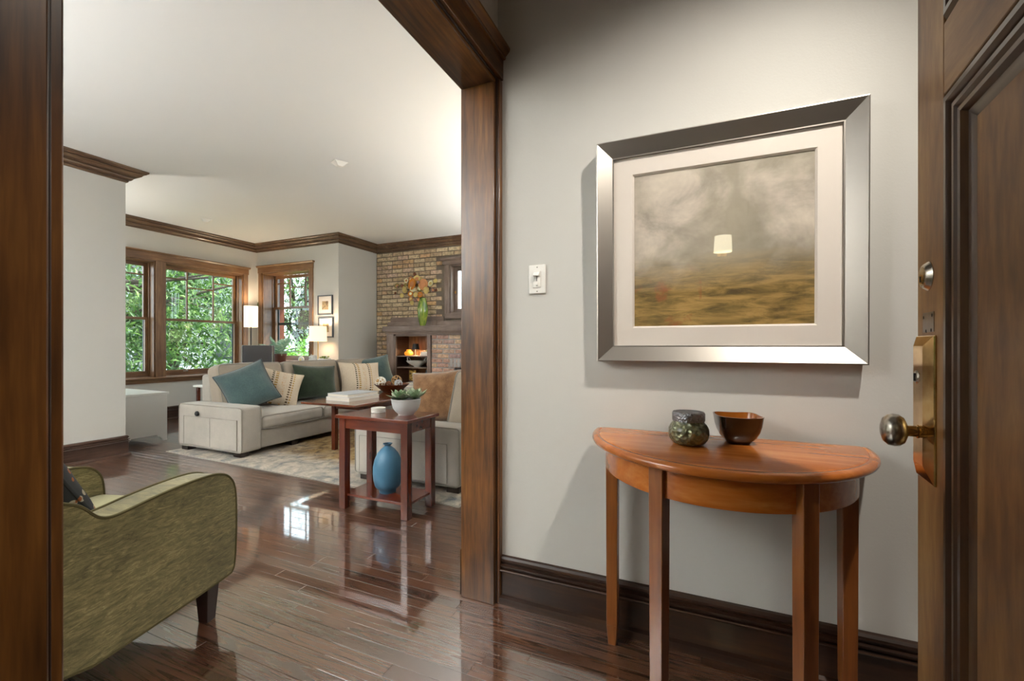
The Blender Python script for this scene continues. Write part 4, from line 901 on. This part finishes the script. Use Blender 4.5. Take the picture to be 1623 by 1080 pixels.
for k in range(9):
    a = 2.4 * k; rr_ = .02 * math.sqrt(k); rosette(pl_, (rr_ * math.cos(a), rr_ * math.sin(a), .078 + .012 * (k % 3)), .34, [(6, .085, 25), (4, .06, 60)], 'leaf_yellow')
# two small pictures
for x0, x1, z0, z1, nm in ((-5.427, -5.128, 1.512, 1.814, 'small dark framed sepia print, the upper of the pair by the window'), (-5.414, -5.115, 1.165, 1.471, 'small dark framed sepia print half behind the drum lamp')):
    p = thing('small_picture', nm, 'picture', ((x0 + x1) / 2, YB, z0)); w_, h_ = (x1 - x0) / 2, z1 - z0; fw = .016
    for a, b, c, d in ((-w_, w_, 0, fw), (-w_, w_, h_ - fw, h_), (-w_, -w_ + fw, fw, h_ - fw), (w_ - fw, w_, fw, h_ - fw)): MB().box(a, b, -.024, -.001, c, d).build('frame_rail', 'art_dark_frame', p, bevel=.002)
    MB().box(-w_ + fw, w_ - fw, -.012, -.001, fw, h_ - fw).build('mat', 'mat_board', p, smooth=0); MB().box(-w_ * .42, w_ * .42, -.0135, -.0115, h_ * .27, h_ * .70).build('print', 'sepia_print', p, smooth=0)
# ------------------------------------------------------------------ fireplace
YM = 5.47
fp = thing('fireplace_mantel', 'dark wood mantel with built in bookcase around the brick hearth', 'fireplace', (-3.4, 5.64, 0)); H_ = 'mantel_x'; V_ = 'mantel_z'
box('mantel_shelf', H_, fp, -4.58, -2.0, YM - .03, YK - .002, 1.262, 1.340, bevel=.004)
MB().sweep([(0, 1.215), (.010, 1.215), (.014, 1.225), (.022, 1.245), (.022, 1.262), (0, 1.262)], [(-2.02, YM), (-4.53, YM)]).build('bed_moulding', H_, fp, True)
box('back_rail', H_, fp, -4.74, -2.1, YK - .06, YK - .008, 1.340, 1.425); box('back_board', H_, fp, -4.70, -3.67, YK - .035, YK - .008, 1.425, 1.50); box('bracket', V_, fp, -3.88, -3.78, YK - .085, YK - .06, 1.340, 1.43)
box('stile', V_, fp, -4.52, -4.385, YM, YM + .03, 0, 1.215); box('stile_bead', V_, fp, -4.385, -4.345, YM + .004, YM + .03, 0, 1.19); box('stile', V_, fp, -3.762, -3.705, YM, YM + .03, 0, 1.215)
box('top_rail', H_, fp, -4.345, -3.762, YM + .002, YM + .03, 1.185, 1.215); box('frieze', H_, fp, -3.705, -2.05, YM, YM + .02, 1.195, 1.215)
box('side', 'mantel_y', fp, -4.52, -4.50, YM + .03, YK - .008, 0, 1.262); box('side', 'basel_y', fp, -4.365, -4.345, YM + .03, YK - .008, 0, 1.20); box('side', 'basel_y', fp, -3.762, -3.742, YM + .03, YK - .008, 0, 1.20); box('top_panel', H_, fp, -4.345, -3.762, YM + .03, YK - .008, 1.19, 1.215)
for k in range(9): a = -4.345 + .583 * k / 9; box('back_board', 'casing_z', fp, a + .0015, a + .583 / 9 - .0015, YK - .022, YK - .009, .1, 1.19, bevel=.003)
for z in (.883, .707, .43): box('shelf', H_, fp, -4.345, -3.762, YM + .035, YK - .022, z - .018, z, bevel=.002)
box('plinth', H_, fp, -4.345, -3.762, YM + .002, YM + .03, 0, .43)
hb = MB().box(-3.70, -3.30, YM + .035, YK, 0, 1.195).box(-3.30, -2.45, YM + .035, YK, .72, 1.195).box(-2.45, -2.05, YM + .035, YK, 0, 1.195).build('hearth_core', 'mortar_grey', fp, True, smooth=0)
box('firebox', 'soot', fp, -3.30, -2.45, YK - .06, YK - .009, 0, .72, bevel=0)
pf = brick_set(.185, .058, .010, 'brick_pink', 6, 200); ph = brick_set(.085, .058, .010, 'brick_pink', 4, 300)
for j in range(17):
    z = .01 + j * .0705; x = -3.695 - (0 if j % 2 else .105); end = -3.30 if z < .70 else -2.9
    while x < end - .05:
        w_ = .185
        if x < -3.70: x, w_ = -3.695, .085
        if x + w_ > end: w_ = .085
        if x + w_ > end + .01: break
        ms = random.choice(pf if w_ > .1 else ph); o = bpy.data.objects.new('brick', ms); COL.objects.link(o); o.parent = fp; b = fp['_base']; o.location = (x - b[0], YM + .035 - b[1] - .002, z - b[2]); x += w_ + .018
for k in range(6): box('keystone', 'mortar_grey', fp, -3.375 + k * .062, -3.375 + k * .062 + .05, YM + .018, YM + .035, .725, .85, bevel=.004)
# green vase on the mantel
gv = thing('green_vase', 'tall glossy green mottled vase on the mantel shelf', 'vase', (-3.95, 5.63, 1.34))
MB().lathe([(0, .001), (.038, .001), (.042, .006), (.060, .07), (.076, .16), (.083, .235), (.078, .31), (.062, .385), (.050, .42), (.047, .437), (.052, .44), (.046, .442), (.042, .43), (.05, .37)], 40).build('body', 'green_glaze', gv, smooth=60)
# shelf things
sl = thing('small_black_lamp', 'little lamp with a black shade lighting the bookcase', 'lamp', (-4.09, 5.64, .883)); MB().lathe([(0, 0), (.045, 0), (.045, .006), (.006, .010), (.005, .12), (0, .12)], 20).build('stand', 'chrome_edge', sl); s_ = MB().lathe(shade_prof(.058, .044, .085), 24, (0, 0, .098)); s_.f = s_.f[:-2]; s_.mi = s_.mi[:-2]; s_.build('shade', 'black', sl); MB().lathe([(0, .118), (.014, .12), (.016, .135), (0, .15)], 12).build('bulb', 'bulb_white', sl); lamp_light(sl, .112, 8, (1, .7, .38), .02)
pk = thing('amber_jar', 'squat amber glass candle jar on the upper bookcase shelf', 'jar', (-4.222, 5.64, .883)); MB().lathe([(0, 0), (.05, 0), (.066, .02), (.068, .04), (.055, .062), (.035, .068), (.033, .078), (.04, .082), (.03, .094), (0, .098)], 28).build('body', 'amber', pk, smooth=60)
book('cream book at the bottom of the bookcase pair', (-3.895, 5.64, .883), R(2), .14, .12, .032, 'book_white'); book('cream book on top beside the black lamp', (-3.893, 5.64, .915), R(-3), .13, .11, .030, 'book_white')
sph = thing('leaf_ornament', 'tiny cream leaf sprig on the small books', 'ornament', (-3.88, 5.64, .945)); rosette(sph, (0, 0, .002), .45, [(5, .07, 45), (4, .05, 75)], 'leaf_yellow')
hb_ = thing('handled_bowl', 'white textured bowl with two loop handles on the middle shelf', 'bowl', (-4.045, 5.62, .707)); MB().lathe([(0, 0), (.05, 0), (.05, .012), (.09, .03), (.15, .07), (.172, .098), (.166, .098), (.14, .07), (.06, .028), (0, .022)], 40).build('bowl_shell', 'ceramic', hb_, smooth=50)
for sg in (-1, 1): MB().tube([(sg * (.150 + .028 * math.sin(a)), 0 + .035 * math.cos(a), .09 + .062 * math.sin(a)) for a in [math.pi * i / 10 for i in range(11)]], .008, 8).build('handle', 'ceramic', hb_, smooth=60)
pfm = thing('gold_photo_frame', 'small gold and black print standing on the low bookcase shelf', 'picture', (-4.13, 5.62, .43)); MB().box(-.062, .062, -.008, .008, .06, .225).build('frame', 'gold_pole', pfm, bevel=.002); MB().box(-.054, .054, -.0095, -.007, .068, .217).build('print', 'gold_print', pfm, smooth=0); MB().box(-.05, .05, -.03, .03, 0, .06).build('stand', 'espresso', pfm, bevel=.002)
bl = thing('low_shelf_lamp', 'tiny lamp with a blue grey shade on the low shelf', 'lamp', (-3.845, 5.62, .43)); MB().lathe([(0, 0), (.035, 0), (.035, .006), (.005, .01), (.005, .17), (0, .17)], 16).build('stand', 'chrome_edge', bl); s_ = MB().lathe(shade_prof(.05, .035, .08), 20, (0, 0, .15)); s_.f = s_.f[:-2]; s_.mi = s_.mi[:-2]; s_.build('shade', 'book_blue', bl); lamp_light(bl, .16, 3, (1, .7, .38), .02)
# wall sculpture of metal discs, read off the photo on the plane of the brick wall
wa = thing('disc_wall_art', 'cluster of overlapping copper and gold metal discs on the brick wall', 'wall art', (-4.2, YK - .012, 1.95))
discs = [(622,160,26,'disc_rust'),(475,270,34,'disc_pale'),(572,330,82,'disc_orange'),(555,262,52,'copper'),(655,245,55,'disc_gold'),(715,255,38,'disc_gold'),(765,335,78,'copper'),(890,320,45,'disc_pale'),(975,275,32,'disc_gold'),(318,362,38,'disc_olive'),(408,360,24,'disc_rust'),(445,425,52,'disc_gold'),(462,345,26,'disc_olive'),(400,525,32,'disc_gold'),(590,410,45,'disc_pale'),(645,410,34,'disc_pale'),(620,360,26,'disc_rust'),(680,298,22,'disc_mauve'),(580,240,18,'disc_mauve'),(815,435,50,'disc_gold'),(850,405,35,'disc_mauve'),(932,430,32,'disc_mauve'),(985,430,20,'disc_rust'),(548,495,38,'disc_orange'),(635,510,38,'disc_gold'),(710,510,40,'disc_orange'),(552,580,32,'copper'),(630,605,24,'disc_mauve'),(572,650,32,'disc_gold'),(690,590,25,'copper'),(700,400,55,'disc_olive'),(290,485,20,'disc_rust'),(326,380,18,'disc_mauve')]
for i, (u, v, r_, mt) in enumerate(discs):
    dep = .018 + .009 * ((i * 7) % 5); p = on_y(600 + u / 10.8, 420 + v / 10.8, YK - dep); rad = r_ / 10.8 / F * 6.9 * 1.25
    b = wa['_base']; o = MB().lathe([(0, .004), (rad * .6, .003), (rad * .96, -.003), (rad, -.004), (rad * .98, .0), (rad * .6, .007), (0, .008)], 22, (0, 0, 0), 'y').build('disc', mt, wa, smooth=50)
    o.location = (p.x - b[0], p.y - b[1], p.z - b[2]); o.rotation_euler = (R(random.uniform(-14, 14)), 0, R(random.uniform(-18, 18)))
    if r_ > 30:
        MB().lathe([(0, -.006), (rad * .5, -.0055), (rad * .52, -.003)], 18, (0, 0, 0), 'y').build('inner_disc', random.choice(['disc_pale', 'disc_gold', 'copper']), o, smooth=50)
    MB().tube([(0, .006, 0), (0, YK - p.y - .004, 0)], .003, 5).build('pin', 'disc_rust', o)
# ceiling plates
for px, py, lab in ((538, 258, 'white square cover plate on the living room ceiling'), (327, 348, 'white square cover plate on the sunroom ceiling')):
    p = on_z(px, py, ZC); o = MB().lathe([(.002, -.035), (.03, -.034), (.075, -.006), (.085, -.004), (.085, -.0005), (0, -.0005)], 4).build('ceiling_plate', 'white_plastic', smooth=0, bevel=.004); o.location = p; o.rotation_euler = (0, 0, R(20)); tag(o, lab, 'ceiling plate')

# ------------------------------------------------------------------ hall lamps, then unseen uplights added to brighten the living room
def spot(name, loc, e, size, blend, r, col, parent=None):
    d = bpy.data.lights.new(name, 'SPOT'); d.energy = e; d.spot_size = size; d.spot_blend = blend; d.shadow_soft_size = r; d.color = col; o = bpy.data.objects.new(name, d); COL.objects.link(o); o.location = loc
    if parent: o.parent = parent
    return o
hl = thing('hall_ceiling_light', 'small round flush light on the hall ceiling', 'lamp', (HLX, HLY, ZC))
MB().lathe([(.0, -.004), (.055, -.004), (.06, -.05), (.066, -.05), (.07, 0)], 32).build('housing', 'white_plastic', hl); hs = spot('hall_light', (0, 0, -.055), HALL_E, R(84), 1.0, .024, (1, .94, .85), hl); spot('hall_light_glow', (0, 0, -.055), 26, R(150), .7, .05, (1, .93, .82), hl); hs.rotation_euler = (Vector((-.5, 1.62, .5)) - Vector((HLX, HLY, 2.66))).to_track_quat('-Z', 'Y').to_euler()
sc = thing('wall_sconce', 'corridor sconce with a cream drum shade', 'lamp', SCONCE)
s_ = MB().lathe(shade_prof(.09, .082, .17), 32, (0, 0, -.085)); s_.f = s_.f[:-2]; s_.mi = s_.mi[:-2]; s_.build('shade', 'sconce_shade', sc, smooth=50); MB().box(-.05, .05, -(SCONCE[1] + 2.2) , -(SCONCE[1] + 2.2) + .02, -.1, .06).build('back_plate', 'brass', sc, bevel=.003); MB().tube([(0, -.0, -.1), (0, -.12, -.08), (0, -(SCONCE[1] + 2.19), -.02)], .007, 8).build('bracket', 'brass', sc); lamp_light(sc, 0, 1, (1, .86, .66))
for x, y, f_, lab in ((-1.10, 5.2, .32, 'added unseen uplight in the corner by the brick wall'), (-1.10, 3.3, .05, 'added unseen uplight behind the loveseat'), (-3.6, -1.5, 1.4, 'added unseen uplight standing at the dining end'), (-6.35, 1.55, .11, 'added unseen uplight in the sunroom behind the pier')):  # invented uplights out of view, put in because the living room was too dark
    gp = thing('added_uplight', lab, 'lamp', (x, y, 0)); MB().lathe([(0, 0), (.14, 0), (.14, .015), (.02, .03), (.012, .05), (.012, 1.42), (.03, 1.44), (.12, 1.48), (.16, 1.53), (.155, 1.53), (.11, 1.49), (.0, 1.465)], 28).build('stand', 'bronze_pole', gp, smooth=50)
    MB().lathe([(0, 1.515), (.13, 1.515)], 28).build('diffuser', 'bulb_white', gp)
    o = spot('added_uplight_spot', (0, 0, 1.55), FILL_E * f_, R(165), .6, .1, (.92, .965, 1), gp); o.rotation_euler = (R(180), 0, 0)

# ------------------------------------------------------------------ outside
struct('ground', MB().box(-30, -7.1, -12, 26, -1.1, -1.0).box(-7.1, 8, 6.1, 26, -1.1, -1.0), 'soil_ground', 'mown garden outside the windows', 'ground')
nh = thing('neighbour_house', 'pale sided neighbour house behind the tree', 'building', (-14.5, 7.5, -1)); 
box('wall', 'siding', nh, -18, -14.5, 3.5, 10.5, -1, 3.4, bevel=0)
for k in range(30): MB().prism([(-14.5, -1 + k * .145), (-14.47, -1 + k * .145), (-14.492, -1 + k * .145 + .14), (-14.5, -1 + k * .145 + .14)], 3.5, 10.5, 'y').build('siding_board', 'siding', nh, True, smooth=0)
MB().prism([(-14.1, 3.35), (-16.25, 5.2), (-18.4, 3.35)], 3.2, 10.8, 'y').build('roof', 'roofing', nh, True, smooth=0)
for y in (4.4, 6.8, 9.0):
    f_ = box('window', 'siding', nh, -14.5, -14.42, y, y + 1.0, .5, 2.2); box('pane', 'house_window', f_, 0, 0, 0, 0, 0, 0) if False else MB().box(-14.425 + 14.5, -14.41 + 14.5, y + .08 - 7.5, y + .92 - 7.5, .58 + 1, 2.12 + 1).build('pane', 'house_window', f_, smooth=0)
gg = thing('garden_fence', 'weathered grey board fence beyond the side window', 'fence', (-14.5, 12, -1))
for k in range(34): x = -19 + k * .27; box('board', 'fence_grey', gg, x, x + .255, 12, 12.03, -1, .75 + .02 * (k % 3), bevel=0)
for z in (-.6, .4): box('rail', 'fence_grey', gg, -19, -9.8, 12.03, 12.09, z, z + .09, bevel=0)
eb = MB().box(XA - .10, b0 + .03, YB + .3, YB + .39, -1, 4).build('exterior_pier', 'exterior_brick', smooth=0); tag(eb, 'red brick corner of the house outside the side window', 'wall', kind='structure')
def foliage(n, c, rad, L, mat, par, name='leaves', seed=1, gap=.0, shell=.0):
    rr_ = random.Random(seed); v = []; f = []
    cl = [(Vector((rr_.gauss(0, .5), rr_.gauss(0, .5), rr_.gauss(0, .45))), rr_.uniform(.12, .3)) for _ in range(max(8, n // 45))]
    for i in range(n):
        cc_, cr = rr_.choice(cl); p = cc_ + Vector((rr_.gauss(0, cr), rr_.gauss(0, cr), rr_.gauss(0, cr * .8)))
        p = Vector((p.x * rad[0], p.y * rad[1], p.z * rad[2])) + Vector(c); l = L * rr_.uniform(.6, 1.25); w_ = l * rr_.uniform(.12, .18)
        d_ = Vector((rr_.gauss(0, 1), rr_.gauss(0, 1), rr_.gauss(-.55, .6))).normalized(); s2 = d_.cross(Vector((rr_.gauss(0, .5), rr_.gauss(0, .5), 1))).normalized(); nn = s2.cross(d_); k = len(v)
        v += [p, p + d_ * l * .45 + s2 * w_ + nn * w_ * .35, p + d_ * l * .5, p + d_ * l * .45 - s2 * w_ + nn * w_ * .35, p + d_ * l - nn * l * .12]
        f += [(k, k + 1, k + 2), (k, k + 2, k + 3), (k + 1, k + 4, k + 2), (k + 2, k + 4, k + 3)]
    o = MB().add(v, f).build(name, mat, par, smooth=0); o['kind'] = 'stuff'; return o
def tree(name, label, base, h, lean, crown, rad, n, L, mat, seed, tr=.13, branches=9):
    rr_ = random.Random(seed); t = thing(name, label, 'tree', base); top = Vector((lean[0], lean[1], h))
    MB().tube([(top.x * q * q, top.y * q * q, h * q) for q in [i / 8 for i in range(9)]], [tr * (1 - .6 * i / 8) for i in range(9)], 10).build('trunk', 'bark', t, smooth=60)
    C_ = Vector(crown)
    for k in range(branches):
        q = rr_.uniform(.35, .95); s0 = Vector((top.x * q * q, top.y * q * q, h * q)); e = C_ + Vector((rr_.uniform(-1, 1) * rad[0], rr_.uniform(-1, 1) * rad[1], rr_.uniform(-.7, .7) * rad[2])); mid = s0.lerp(e, .5) + Vector((rr_.uniform(-.2, .2), rr_.uniform(-.2, .2), rr_.uniform(.0, .35)))
        pts = [s0.lerp(mid, i / 4).lerp(mid.lerp(e, i / 4), i / 4) for i in range(5)]; MB().tube(pts, [tr * .42 * (1 - .8 * i / 4) for i in range(5)], 7).build('branch', 'bark', t, smooth=60)
    foliage(n, crown, rad, L, mat, t, seed=seed); return t
tree('leafy_tree', 'leafy green tree close outside the pair of windows', (-10.2, 3.2, -1), 4.2, (.3, .8), (.4, 1.3, 2.4), (1.35, 2.4, 1.75), 8500, .17, 'leaf_tree', 5, .16, 14)
tree('leafy_tree', 'green tree behind, between the window and the pale house', (-12.2, 6.6, -1), 5.0, (0, .4), (.2, .4, 3.2), (1.2, 2.4, 1.8), 7000, .16, 'leaf_tree', 9, .15, 10)
tree('garden_tree', 'tall dark trunked tree beyond the side window', (-11.7, 9.9, -1), 5.2, (.5, .3), (.2, .2, 3.4), (1.9, 1.0, 1.7), 7000, .15, 'leaf_tree', 14, .2, 10)
for i, (x, y, r_, lab) in enumerate(((-8.5, 7.1, (.6, .45, .5), 'bright green shrub below the side window'), (-9.95, 8.45, (.8, .5, .65), 'bright green shrub in front of the tall trunk'), (-9.6, 4.9, (.7, .9, .6), 'green shrub at the foot of the leafy tree'))):
    t = thing('garden_shrub', lab, 'shrub', (x, y, -1)); MB().tube([(0, 0, 0), (.05, .02, .7), (.1, .05, 1.2)], [.04, .03, .01], 7).build('stem', 'bark', t); foliage(3600, (0, 0, 1.45 if i < 2 else .9), r_, .12, 'leaf_shrub' if i < 2 else 'leaf_tree', t, seed=30 + i)
for o in bpy.data.objects:
    if '_base' in o: del o['_base']
